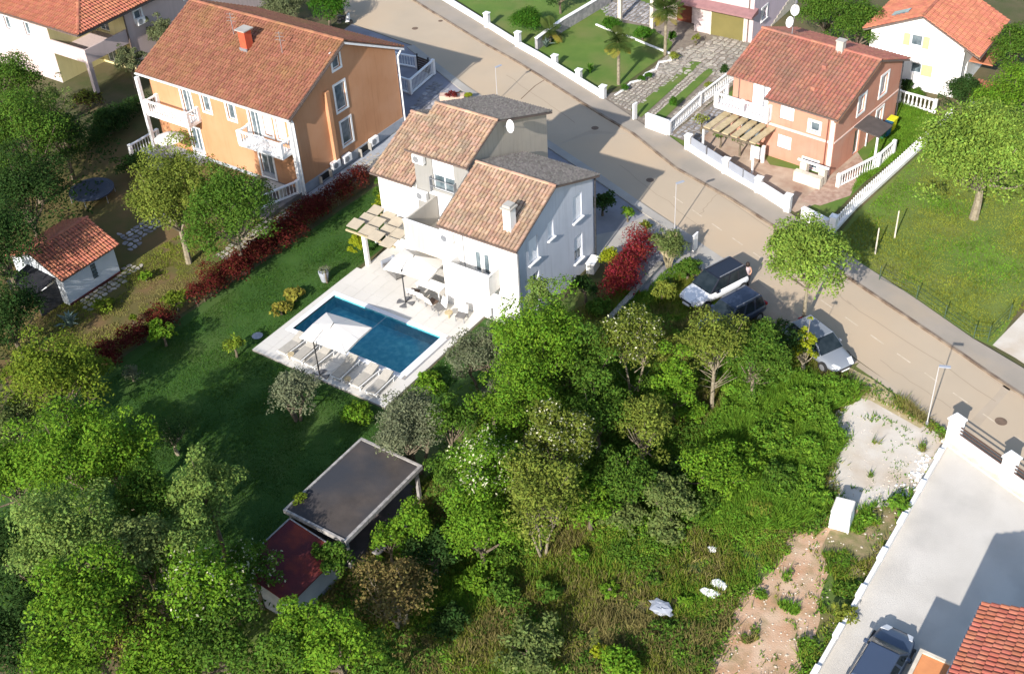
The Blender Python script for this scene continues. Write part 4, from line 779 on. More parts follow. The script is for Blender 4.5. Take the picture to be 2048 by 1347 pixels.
# ------------------------------------------------------------------ paving stones
def stones(parent_or_none, pts, step, m, name='paving_stone', zt=.045, z0=.0, seed=1, single=True, gap=.07, kind=None):
    """irregular flat stones filling a polygon"""
    rg = np.random.RandomState(seed); xs = [p[0] for p in pts]; ys = [p[1] for p in pts]
    def inside(x, y):
        c = False; n = len(pts); j = n - 1
        for i in range(n):
            if (pts[i][1] > y) != (pts[j][1] > y) and x < (pts[j][0] - pts[i][0]) * (y - pts[i][1]) / (pts[j][1] - pts[i][1]) + pts[i][0]: c = not c
            j = i
        return c
    nx = int((max(xs) - min(xs)) / step) + 2; ny = int((max(ys) - min(ys)) / step) + 2
    gx = min(xs) + (np.arange(nx) - .5) * step; gy = min(ys) + (np.arange(ny) - .5) * step
    J = rg.uniform(-.34, .34, (nx, ny, 2)) * step; allm = MB(); cnt = 0
    for i in range(nx - 1):
        for j in range(ny - 1):
            c = [np.array((gx[i + a] + J[i + a, j + b, 0], gy[j + b] + J[i + a, j + b, 1])) for a, b in ((0, 0), (1, 0), (1, 1), (0, 1))]; o = sum(c) / 4
            if not inside(o[0], o[1]): continue
            c = [o + (q - o) * (1 - gap / step * 1.6) for q in c]; h = zt + rg.uniform(-.012, .015)
            # cut corners
            poly = []
            for k in range(4): a, b = c[k], c[(k + 1) % 4]; poly += [tuple(a + (b - a) * .2), tuple(a + (b - a) * .8)]
            if single and cnt < 300:
                mb = MB().prism([(p[0] - o[0], p[1] - o[1]) for p in poly], z0, h); q = mb.build(name, m, parent_or_none); q.location = (o[0], o[1], 0)
            else: allm.prism(poly, z0, h)
            cnt += 1
    if allm.v:
        q = allm.build(name + 's', m, parent_or_none); q['kind'] = 'stuff'
def psts(l): return [P2(*p) for p in l]
sp = [o for o in C.objects if o.name == 'stone_path'][0]
stones(sp, psts([(590, 408), (757, 300), (758, 322), (600, 432)]), .36, stone, seed=2)
stones(sp, psts([(235, 470), (330, 420), (345, 440), (262, 500)]), .42, stoneg, seed=3)
stones(sp, psts([(160, 598), (262, 528), (288, 530), (175, 628)]), .38, stone, seed=4)
stones(sp, psts([(430, 505), (585, 405), (600, 428), (450, 525)]), .40, stone, seed=8)
dw = [o for o in C.objects if o.name == 'driveway'][0]
stones(dw, psts([(1215, 196), (1260, 224), (1455, 85), (1350, 108), (1290, 150)]), .34, stone, seed=5)
stones(dw, psts([(1286, 238), (1300, 246), (1426, 130), (1406, 122)]), .30, stone, seed=6)
stones(dw, psts([(1318, 255), (1340, 272), (1470, 165), (1440, 140)]), .34, stone, seed=9)
stones(dw, psts([(1290, 150), (1480, 155), (1530, 88), (1440, 72), (1345, 104)]), .45, stone, seed=10)
stones(dw, psts([(1190, 10), (1215, 35), (1300, 52), (1310, 10), (1260, 0)]), .4, stoneg, seed=12)
yp = [o for o in C.objects if o.name == 'stone_yard'][0]
stones(yp, psts([(1340, 270), (1440, 198), (1450, 226), (1392, 288)]), .40, stoneg, seed=7)
gy2 = [o for o in C.objects if o.name == 'grey_house_yard'][0]
stones(gy2, psts([(810, 232), (868, 160), (905, 185), (890, 215), (835, 240)]), .45, stoneg, seed=11)
t = thing('flower_box', 'pink stone flower box with red plants on the street corner', 'planter', P(905, 203)); MB().hexa([(-.9, -.25, 0), (.9, -.25, 0), (.9, .25, 0), (-.9, .25, 0)], [(-.95, -.3, .6), (.95, -.3, .6), (.95, .3, .6), (-.95, .3, .6)]).build('box', mat('pink stone', (.58, .42, .33), (.5, .36, .28), 3, .9), t); t.rotation_euler = (0, 0, R(30))

# ------------------------------------------------------------------ cars
def car(label, loc, rz, paint, roofm=None, L=4.5, Wd=1.84, Hh=1.6, suv=False):
    t = thing('parked_car', label, 'car', loc, R(rz), 'cars parked in view')
    hl = L / 2; hw = Wd / 2; bz = .95 if suv else .85
    # stations: x, half width, top z, bottom z
    st = [(-hl, .70, .72, .42), (-hl + .10, .86, .86, .30), (-hl + .5, .97, bz + .02, .24), (-.9, 1.0, bz + .02, .22), (.4, 1.0, bz, .22), (hl - 1.25, .98, bz - .02, .22), (hl - .6, .93, bz - .12, .24), (hl - .2, .82, bz - .22, .28), (hl, .60, bz - .34, .40)]
    b = MB(); ring_ = []
    for x, w, zt, zb in st:
        w *= hw; m_ = (zt + zb) / 2
        ring_.append([(x, -w * .93, zb), (x, -w, m_), (x, -w * .97, zt - .10), (x, -w * .84, zt), (x, 0, zt + .035), (x, w * .84, zt), (x, w * .97, zt - .10), (x, w, m_), (x, w * .93, zb)])
    n = 9; vs = [p for r in ring_ for p in r]; fs = []
    for k in range(len(st) - 1):
        for i in range(n): j = (i + 1) % n; fs.append((k * n + i, k * n + j, (k + 1) * n + j, (k + 1) * n + i))
    fs += [tuple(range(n - 1, -1, -1)), tuple(range((len(st) - 1) * n, len(st) * n))]
    b.add(vs, fs); body = b.build('body', paint, t, smooth=True); sb = body.modifiers.new('smooth', 'SUBSURF'); sb.levels = 1; sb.render_levels = 1
    # glasshouse
    xr, xf = (-hl + .25, hl - 1.15); tr, tf = (-hl + .75, .35 if not suv else .30)
    if suv: tr = -hl + .45
    wb, wt = hw * .90, hw * .70; zb, zt = bz - .03, Hh
    q = lambda x, y, z: (x, y, z)
    B = [q(xr, -wb, zb), q(xf, -wb, zb), q(xf, wb, zb), q(xr, wb, zb)]; Tt = [q(tr, -wt, zt), q(tf, -wt, zt), q(tf, wt, zt), q(tr, wt, zt)]
    def pane(name, a, b2, c, d, ins=.06):
        c_ = [Vector(v) for v in (a, b2, c, d)]; m_ = sum(c_, Vector()) / 4; nn = (c_[1] - c_[0]).cross(c_[3] - c_[0]).normalized(); o_ = [v + (m_ - v) * ins + nn * .012 for v in c_]
        return MB().add(o_, [(0, 1, 2, 3)]).build(name, carglass, t)
    cab = MB().hexa(B, Tt).build('cabin', paint if roofm is None else roofm, t, bevel=.05)
    pane('windscreen', B[1], B[2], Tt[2], Tt[1], .07); pane('rear_window', B[3], B[0], Tt[0], Tt[3], .12)
    for sgn in (-1, 1):
        a, b2, c, d = (B[0], B[1], Tt[1], Tt[0]) if sgn < 0 else (B[2], B[3], Tt[3], Tt[2])
        va, vb, vc, vd = map(Vector, (a, b2, c, d))
        for f0, f1 in ((.03, .40), (.43, .70), (.73, .97)):
            e0, e1 = va.lerp(vb, f0), va.lerp(vb, f1); g0, g1 = vd.lerp(vc, f0), vd.lerp(vc, f1); pane('side_window', e0, e1, g1, g0, .10)
    MB().add([(tr + .08, -wt * .93, zt + .012), (tf - .05, -wt * .93, zt + .012), (tf - .05, wt * .93, zt + .012), (tr + .08, wt * .93, zt + .012)], [(0, 1, 2, 3)]).build('roof_panel', roofm or paint, t)
    for sy in (-1, 1):
        if suv: MB().beam((tr + .15, sy * wt * .92, zt + .03), (tf - .1, sy * wt * .92, zt + .03), .04, .05).build('roof_rail', metalg, t)
        MB().box(xf - .55, sy * hw * 1.0 - .09, bz + .0, xf - .38, sy * hw * 1.0 + .09, bz + .14).build('wing_mirror', roofm or paint, t, bevel=.02)
        MB().hexa([(hl - .42, sy * hw * .55 - .16, bz - .33), (hl - .05, sy * hw * .50 - .16, bz - .38), (hl - .05, sy * hw * .50 + .16, bz - .38), (hl - .42, sy * hw * .66 + .16, bz - .33)],
                  [(hl - .42, sy * hw * .58 - .13, bz - .15), (hl - .10, sy * hw * .50 - .13, bz - .22), (hl - .10, sy * hw * .50 + .13, bz - .22), (hl - .42, sy * hw * .68 + .1, bz - .15)]).build('headlight', mat('lamp glass', (.6, .62, .64), (.5, .52, .54), 5, .15), t)
        MB().box(-hl - .01, sy * hw * .62 - .14, bz - .2, -hl + .12, sy * hw * .62 + .14, bz - .04).build('tail_light', mat('red lamp', (.35, .01, .01), (.3, .01, .01), 5, .2), t)
        for x in (-hl + .82, hl - .85):
            wl = MB().tube((x, sy * (hw - .2), .33), (x, sy * (hw + .01), .33), .33, n=18).build('wheel', rubber, t); MB().tube((x, sy * (hw - .02), .33), (x, sy * (hw + .02), .33), .2, n=10).build('rim', metalg, wl)
    MB().box(hl - .08, -.42, bz - .46, hl + .015, .42, bz - .36).build('grille', darkm, t)
    MB().box(hl - .12, -.26, .30, hl + .02, .26, .40).build('number_plate', whitep, t)
    return t
c1 = P(1415, 578); car('white parked car with black roof at the edge of the street', (-24.95, 54.35, 0), -110, carpaint('white car paint', (.75, .77, .80)), carpaint('black car paint', (.012, .014, .022)), L=4.55, Wd=1.86, Hh=1.62, suv=True)
c2 = P(1478, 618); car('dark blue parked car half hidden by trees beside the white one', (-22.85, 52.25, 0), -110, carpaint('navy car paint', (.022, .032, .06)), None, L=4.4, suv=True)
c3 = P(1640, 702); car('silver parked car with its bonnet beside the grass verge', (-17.55, 52.3, 0), -26, carpaint('silver car paint', (.19, .21, .24)), None, L=4.5, Hh=1.48)
car('dark blue grey car in the paved courtyard', (-6.9, 33.65, .035), 88, carpaint('slate car paint', (.045, .065, .11)), None, L=4.6, Wd=1.85, Hh=1.45)

# ------------------------------------------------------------------ person
pr = thing('person', 'dark haired person in a pale top and dark trousers standing behind the dark car', 'person', P(1492, 573))
sk_ = bpy.data.meshes.new('body')
jv = [((0, 0, .95), .14), ((0, 0, 1.15), .13), ((0, 0, 1.38), .15), ((0, 0, 1.50), .06), ((0, .02, 1.60), .085), ((0, .02, 1.68), .08),
      ((-.18, 0, 1.40), .055), ((-.25, .04, 1.15), .045), ((-.16, .2, 1.02), .035), ((.18, 0, 1.40), .055), ((.26, .04, 1.15), .045), ((.18, .22, 1.05), .035),
      ((-.09, 0, .88), .09), ((-.10, .02, .48), .06), ((-.10, -.01, .08), .045), ((-.10, .12, .04), .035), ((.09, 0, .88), .09), ((.11, .04, .48), .06), ((.12, -.02, .08), .045), ((.12, .12, .04), .035)]
ed = [(0, 1), (1, 2), (2, 3), (3, 4), (4, 5), (2, 6), (6, 7), (7, 8), (2, 9), (9, 10), (10, 11), (0, 12), (12, 13), (13, 14), (14, 15), (0, 16), (16, 17), (17, 18), (18, 19)]
sk_.from_pydata([v for v, _ in jv], ed, []); bo = bpy.data.objects.new('body', sk_); put(bo, pr); bo.modifiers.new('skin', 'SKIN')
for i, (_, r) in enumerate(jv): sk_.skin_vertices[0].data[i].radius = (r, r)
sk_.skin_vertices[0].data[0].use_root = True
sk_.materials.append(mat('skin', (.45, .26, .18), (.42, .24, .16), 3, .6)); m_ = bo.modifiers.new('sub', 'SUBSURF'); m_.levels = 1; m_.render_levels = 1
pr.rotation_euler = (0, 0, R(200))
MB().lathe([(.15, .92), (.175, 1.0), (.16, 1.2), (.19, 1.38), (.12, 1.47), (.07, 1.5)], 12).build('top', mat('pale pink cloth', (.42, .33, .34), (.38, .30, .31), 4, .9), pr, smooth=True)
for sx in (-.1, .1): MB().lathe([(.065, .12), (.085, .45), (.11, .85), (.10, .95)], 10, (sx, .01)).build('trouser_leg', mat('black cloth', (.015, .014, .018), (.02, .02, .022), 4, .9), pr, smooth=True)
MB().lathe([(.10, 1.45), (.125, 1.56), (.115, 1.70), (.06, 1.77), (.01, 1.78)], 12, (0, -.015)).build('hair', mat('dark hair', (.02, .012, .01), (.03, .02, .015), 8, .6), pr, smooth=True)

# ------------------------------------------------------------------ pool side furniture
def lounger(x, y, label, m=cush, rz=0):
    t = thing('sun_lounger', label, 'sun lounger', (x, y, .10), R(rz), 'sun loungers in a row by the pool')
    MB().box(-.36, -.95, .26, -.31, .95, .31).box(.31, -.95, .26, .36, .95, .31).box(-.31, -.95, .26, .31, -.9, .31).box(-.31, .9, .26, .31, .95, .31).build('frame', whitep, t)
    for sx in (-.33, .33):
        for yy in (-.8, .75): MB().box(sx - .03, yy - .03, 0, sx + .03, yy + .03, .26).build('leg', whitep, t)
    MB().box(-.30, -.92, .31, .30, .25, .39).build('seat_cushion', m, t, bevel=.02)
    MB().hexa([(-.30, .26, .31), (.30, .26, .31), (.30, .92, .55), (-.30, .92, .55)], [(-.30, .22, .39), (.30, .22, .39), (.30, .88, .64), (-.30, .88, .64)]).build('backrest', m, t)
ll = ['leftmost pale sun lounger on the pool terrace', 'pale sun lounger, second from the left beside the pool', 'pale sun lounger standing right behind the parasol pole', 'sun lounger in the parasol shade, right of the pole', 'pale sun lounger, second from the right beside the pool', 'rightmost pale sun lounger near the terrace corner']
for i, x in enumerate((-43.3, -42.25, -41.2, -39.3, -37.85, -36.75)): lounger(x, 37.45 - .02 * i, ll[i], rz=[-3, 2, -2, 3, -2, 2][i])
for i, x in enumerate((-42.78, -38.55)):
    t = thing('side_table', ['small wooden table between the two leftmost sun loungers', 'small wooden table between sun loungers near the right end'][i], 'table', (x, 36.7, .10)); MB().lathe([(.2, .32), (.2, .36), (.01, .361)], 12).build('table_top', wood, t)
    for k in range(3): a = k * 2.1; MB().tube((.14 * math.cos(a), .14 * math.sin(a), 0), (.1 * math.cos(a), .1 * math.sin(a), .32), .018, n=5).build('leg', wood, t)
def parasol(label, px, py, cx_, cy_, w, l, h, rz):
    t = thing('cantilever_parasol', label, 'parasol', (px, py, .10), 0)
    MB().tube((0, 0, 0), (0, 0, h + .0), .04, n=8).build('pole', darkm, t)
    for k in range(4):
        a = math.pi / 2 * k + .3; c, s = math.cos(a), math.sin(a)
        MB().hexa([(.05 * c, .05 * s, 0), (.5 * c + .22 * s, .5 * s - .22 * c, 0), (.55 * c, .55 * s, 0), (.5 * c - .22 * s, .5 * s + .22 * c, 0)], [(.05 * c, .05 * s, .07), (.5 * c + .22 * s, .5 * s - .22 * c, .07), (.55 * c, .55 * s, .07), (.5 * c - .22 * s, .5 * s + .22 * c, .07)]).build('base_weight', mat('dark weight', (.13, .13, .135), (.10, .10, .105), 4, .7), t)
    dx, dy = cx_ - px, cy_ - py
    MB().tube((0, 0, h * .75), (dx, dy, h + .45), .025, n=6).tube((0, 0, h), (dx * .5, dy * .5, h + .42), .02, n=6).build('arm', darkm, t)
    c, s = math.cos(R(rz)), math.sin(R(rz)); q = lambda x, y, z: (dx + x * c - y * s, dy + x * s + y * c, z)
    hw, hl = w / 2, l / 2; rim_ = []
    for (x, y) in ((-hw, -hl), (0, -hl), (hw, -hl), (hw, 0), (hw, hl), (0, hl), (-hw, hl), (-hw, 0)): rim_.append(q(x, y, h - .22 + (.0 if x and y else .06)))
    ap = q(0, 0, h + .38); mb = MB(); V = rim_ + [ap]; mb.add(V, [(i, (i + 1) % 8, 8) for i in range(8)]); mb.add(rim_ + [(a, b, z - .12) for a, b, z in rim_], [(i, i + 8, (i + 1) % 8 + 8, (i + 1) % 8) for i in range(8)])
    cn = mb.build('canopy', canvas, t)
    for i in range(8): MB().tube(rim_[i], (ap[0], ap[1], ap[2] - .03), .012, n=4).build('rib', metalg, cn)
parasol('white cantilever parasol over the sun loungers by the pool', -40.32, 36.34, -40.05, 37.85, 3.15, 2.5, 2.45, 4)
parasol('white cantilever parasol over the dining corner by the house wall', -40.37, 44.23, -40.2, 45.35, 3.1, 2.3, 2.45, 6)
def lchair(x, y, rz, label, m=cush, name='garden_armchair'):
    t = thing(name, label, 'chair', (x, y, .10), R(rz)); MB().box(-.3, -.3, .32, .3, .3, .40).build('seat', m, t, bevel=.02); MB().hexa([(-.3, .22, .38), (.3, .22, .38), (.3, .3, .38), (-.3, .3, .38)], [(-.28, .38, .85), (.28, .38, .85), (.28, .45, .85), (-.28, .45, .85)]).build('backrest', whitep, t)
    for a, b in ((-.27, -.27), (.27, -.27), (-.27, .27), (.27, .27)): MB().box(a - .02, b - .02, 0, a + .02, b + .02, .32).build('leg', metalg, t)
dkc = mat('dark grey cushion', (.16, .155, .15), (.13, .125, .12), 5, .9)
lchair(-38.0, 44.55, -25, 'grey cushioned armchair left of the small round table by the white wall', dkc); lchair(-36.45, 44.6, 10, 'grey cushioned armchair right of the small round table by the white wall', dkc)
t = thing('round_table', 'small round wooden side table between the two grey armchairs', 'table', (-37.2, 44.35, .1)); MB().lathe([(.25, .4), (.25, .44), (.01, .442)], 14).build('table_top', wood, t); MB().tube((0, 0, 0), (0, 0, .4), .05).build('leg', wood, t)
dt = thing('dining_table', 'dining table under the white parasol by the house', 'table', (-39.5, 45.75, .1)); MB().box(-.9, -.42, .70, .9, .42, .75).build('table_top', whitep, dt)
for a, b in ((-.8, -.35), (.8, -.35), (-.8, .35), (.8, .35)): MB().box(a - .03, b - .03, 0, a + .03, b + .03, .70).build('leg', whitep, dt)
for i, (x, y, rz) in enumerate([(-38.75, 44.75, 170), (-40.3, 45.0, 190), (-39.5, 44.95, 180)]): lchair(x, y, rz, ['brown chair at the near corner of the dining table', 'brown chair at the far left of the dining table', 'pale chair on the pool side of the dining table'][i], mat('brown weave', (.12, .08, .06), (.09, .06, .045), 6, .9) if i < 2 else cush, 'dining_chair')
t = thing('outdoor_sofa', 'grey garden sofa under the slatted pergola', 'sofa', (-42.9, 46.3, .1), R(-20)); MB().box(-.8, -.35, .1, .8, .35, .42).build('seat', dkc, t, bevel=.04); MB().box(-.8, .35, .1, .8, .55, .78).box(-.95, -.35, .1, -.8, .55, .6).build('backrest', mat('blue grey cushion', (.28, .30, .34), (.24, .26, .30), 5, .9), t, bevel=.03)
for x in (-.7, .7): MB().box(x - .04, -.3, 0, x + .04, .3, .1).build('foot', darkm, t)
# shade pergola of diagonal boards
t = thing('shade_pergola', 'beige shade pergola of overlapping diamond boards beside the pale wall', 'pergola', (-44.35, 47.35, 0), 0)
u1, u2 = (1.02, -.34), (.50, .98); sl_m = mat('beige shade board', (.34, .295, .225), (.30, .26, .20), 3, .8)
for i in range(-2, 2):
    for j in range(-1, 2):
        if (i, j) == (1, 1): continue
        cx_, cy_ = u1[0] * (i + .5) * .98 + .06 * j, u1[1] * (i + .5) * .6 + j * .92 + .12 * (i % 2); zo = .10 * ((i + j) % 2)
        MB().hexa([(cx_ - .52, cy_ - .40, 2.32 + zo), (cx_ + .34, cy_ - .40, 2.32 + zo), (cx_ + .50, cy_ + .26, 2.60 + zo), (cx_ - .36, cy_ + .26, 2.60 + zo)], [(cx_ - .52, cy_ - .40, 2.36 + zo), (cx_ + .34, cy_ - .40, 2.36 + zo), (cx_ + .50, cy_ + .26, 2.64 + zo), (cx_ - .36, cy_ + .26, 2.64 + zo)]).build('shade_board', sl_m, t)
MB().box(-1.9, -1.3, 2.3, 2.0, -1.2, 2.41).box(-1.9, 1.15, 2.3, 2.0, 1.25, 2.41).build('beam', wood, t)
for x, y in ((-.6, -1.1), (-1.7, 1.2)): MB().box(x - .14, y - .1, .0, x + .14, y + .1, 2.3).build('pillar', white, t)
t = thing('plant_pot', 'tall grey pot with a silvery plant at the edge of the terrace', 'plant pot', P(650, 562, .0)); MB().lathe([(.2, 0), (.3, .5), (.33, .75), (.28, .76), (.26, .7), (.01, .7)], 14).build('pot', plinth, t)
t = thing('dog_bowl', 'small pale cushion lying on the lawn left of the terrace', 'cushion', P(515, 672, .01)); MB().lathe([(.3, 0), (.34, .05), (.2, .1), (.01, .11)], 10).build('cover', pa, t)
t.name = 'garden_cushion'

# bins beside the peach house, bundle on the street
for i, (x, y, c, lab) in enumerate([(1781, 262, (.62, .60, .02), 'bright yellow wheelie bin beside the peach house wall'), (1771, 272, (.02, .12, .22), 'blue wheelie bin between the green and the yellow one'), (1763, 276, (.03, .14, .06), 'dark green wheelie bin by the porch canopy')]):
    t = thing('wheelie_bin', lab, 'bin', P(x, y), R(-6), 'wheelie bins by the peach house'); m = mat(['yellow', 'blue', 'green'][i] + ' plastic', c, None, 3, .5)
    MB().hexa([(-.2, -.25, .06), (.2, -.25, .06), (.2, .25, .06), (-.2, .25, .06)], [(-.27, -.33, .95), (.27, -.33, .95), (.27, .33, .95), (-.27, .33, .95)]).build('body', m, t, bevel=.02)
    MB().hexa([(-.29, -.36, .96), (.29, -.36, .96), (.29, .36, .96), (-.29, .36, .96)], [(-.27, -.3, 1.02), (.27, -.3, 1.02), (.27, .36, 1.06), (-.27, .36, 1.06)]).build('lid', m, t)
    for sx in (-.2, .2): MB().tube((sx - .03, .25, .1), (sx + .03, .25, .1), .1, n=10).build('wheel', rubber, t)
t = thing('scooter', 'dark scooter parked by the clipped hedge at the top of the street', 'scooter', P(690, 48), R(20)); MB().box(-.6, -.12, .35, .1, .12, .75).build('seat', darkm, t, bevel=.05); MB().hexa([(.1, -.18, .2), (.5, -.12, .3), (.5, .12, .3), (.1, .18, .2)], [(.35, -.16, 1.0), (.5, -.12, .95), (.5, .12, .95), (.35, .16, 1.0)]).build('front_shield', whitep, t); MB().tube((.42, -.3, 1.05), (.42, .3, 1.05), .025).build('handlebar', darkm, t)
for x in (-.5, .55): MB().tube((x, -.05, .22), (x, .05, .22), .22, n=14).build('wheel', rubber, t)

# ------------------------------------------------------------------ plants
def leafquads(rg, ctr, nrm, size, wr=.55):
    """kite shaped leaves: centres, rough normals -> (n*4,3)"""
    n = len(ctr); nr = nrm + rg.normal(0, .55, (n, 3)); nr /= np.linalg.norm(nr, axis=1)[:, None] + 1e-9
    t = rg.normal(0, 1, (n, 3)); t -= nr * (t * nr).sum(1)[:, None]; t /= np.linalg.norm(t, axis=1)[:, None] + 1e-9; b = np.cross(nr, t)
    s = (size * rg.uniform(.65, 1.35, n))[:, None]; w = s * wr * rg.uniform(.7, 1.2, n)[:, None]
    V = np.empty((n, 4, 3)); V[:, 0] = ctr - t * s * .5; V[:, 1] = ctr + b * w * .5 - t * s * .05; V[:, 2] = ctr + t * s * .5; V[:, 3] = ctr - b * w * .5 + nr * s * .08
    return V.reshape(-1, 3)
def crown_blobs(rg, r, rz, n, fill=.62, rough=.16):
    d = rg.normal(0, 1, (n, 3)); d /= np.linalg.norm(d, axis=1)[:, None]; d[:, 2] = np.where(d[:, 2] < -.35, -d[:, 2] * .6, d[:, 2])
    k = rg.uniform(.25, 1, n)[:, None] ** .5 * fill * (1 + rg.normal(0, rough, n)[:, None])
    c = d * k * np.array([r, r, rz]); br = r * rg.uniform(.13, .36, n) * (1.15 - .3 * k[:, 0] / fill); return c, br
def leaves_on(rg, c, br, total, sq=.8, down=-.35):
    p = br ** 2 / (br ** 2).sum(); idx = rg.choice(len(c), total, p=p); d = rg.normal(0, 1, (total, 3)); d /= np.linalg.norm(d, axis=1)[:, None]
    d[:, 2] = np.where(d[:, 2] < down, -d[:, 2], d[:, 2]); rr = br[idx] * (1 - .38 * rg.rand(total) ** 2) * (1 + .12 * rg.normal(0, 1, total))
    pos = c[idx] + d * rr[:, None] * np.array([1, 1, sq]); nr = d + np.array([0, 0, .55]); return pos, nr / np.linalg.norm(nr, axis=1)[:, None], idx
SEED = [100]
QUAL = 1.15
def tree(label, loc, zc, r, rz, kind='mid', size=.15, dens=1.0, cat='tree', name=None, group=None, stems=1, trunk=True, leafy=1.0, second=None, lean=(0, 0), n=None, fill=.74, wr=.55, tr=None, barkm=None, bare=0, ball=0):
    SEED[0] += 1; rg = np.random.RandomState(SEED[0]); nm = name or ('leafy_tree' if cat == 'tree' else 'shrub')
    t = thing(nm, label, cat, (loc[0], loc[1], 0), 0, group)
    if ball: n = 60; trunk = False
    n = n or int(16 + r * 13); c, br = crown_blobs(rg, r, rz, n, .6 if ball else fill)
    if ball: br = np.full(n, r * .40)
    c += np.array([lean[0], lean[1], zc]); c[:, 2] = np.maximum(c[:, 2], br * .5)
    total = int(640 * r * (r + rz) / 2 * dens * QUAL * (.2 / size) ** 1.55); pos, nr, idx = leaves_on(rg, c, br, max(total, 150))
    pos[:, 2] = np.maximum(pos[:, 2], .05)
    tb = rg.rand(n); tint = np.clip(.5 + (tb[idx] - .5) * .55 + rg.normal(0, .16, len(pos)), .02, .98)
    V = leafquads(rg, pos, nr, np.full(len(pos), size), wr)
    if second:
        k = rg.rand(len(pos)) < second[1]; V4 = V.reshape(-1, 4, 3); cr = npmesh('crown', V4[~k].reshape(-1, 3), 4, leafmats[kind], t, tint[~k]); s = V4[k]; m_ = s.mean(1, keepdims=True)
        up = nr[k][:, None, :] * .06; s = m_ + (s - m_) * second[2] + up; npmesh('blossom' if second[0] == 'flower' else 'new_leaves', s.reshape(-1, 3), 4, leafmats[second[0]], cr, tint[k])
    else: cr = npmesh('crown', V, 4, leafmats[kind], t, tint)
    if trunk:
        mb = MB(); r0 = tr or (.05 + r * .045); zb = max(zc - rz * .45, .3); bm = barkm or bark
        for s in range(stems):
            a = 2 * math.pi * s / stems + rg.rand(); off = 0 if stems == 1 else r * .28; base = Vector((math.cos(a) * .12 * (stems > 1), math.sin(a) * .12 * (stems > 1), -.05))
            k1 = Vector((math.cos(a) * off * .5 + rg.normal(0, .05), math.sin(a) * off * .5 + rg.normal(0, .05), zb * .55)); k2 = Vector((lean[0] * .7 + math.cos(a) * off, lean[1] * .7 + math.sin(a) * off, zb + .1)); r1 = r0 / (1 if stems == 1 else 1.5)
            mb.tube(base, k1, r1, r1 * .8, 7, False); mb.tube(k1, k2, r1 * .8, r1 * .6, 7, False)
            for q in rg.choice(n, min(n, (20 if barkm else 7) + int(r * 2)), replace=False):
                e = Vector(c[q]); md = k2.lerp(e, .5) + Vector((0, 0, -.1 * r)); mb.tube(k2 if rg.rand() > .4 else k1.lerp(k2, .6), md, r1 * .42, r1 * .25, 5, False); mb.tube(md, e, r1 * .25, r1 * .08, 4, False)
        for k in range(bare):
            a = rg.rand() * 6.28; z0_ = zb * rg.uniform(.3, .9); mb.tube((0, 0, z0_), (math.cos(a) * r * rg.uniform(.3, .6), math.sin(a) * r * rg.uniform(.3, .6), z0_ + rg.uniform(.4, 1.0)), .025, .008, 4, False)
        mb.build('trunk', bm, t)
    return t
def tpx(label, x, y, zc, r, rz, kind='mid', **k):
    if k.get('cat', 'tree') == 'tree':
        r, rz = r * 1.22, rz * 1.28
        if 'barkm' not in k and zc > 2.4: rz *= 1.15; zc *= .93
        elif 'barkm' in k: rz *= 1.18
    else: k['dens'] = k.get('dens', 1.0) * 1.45
    p = P(x, y, zc); return tree(label, p, zc, r, rz, kind, **k)

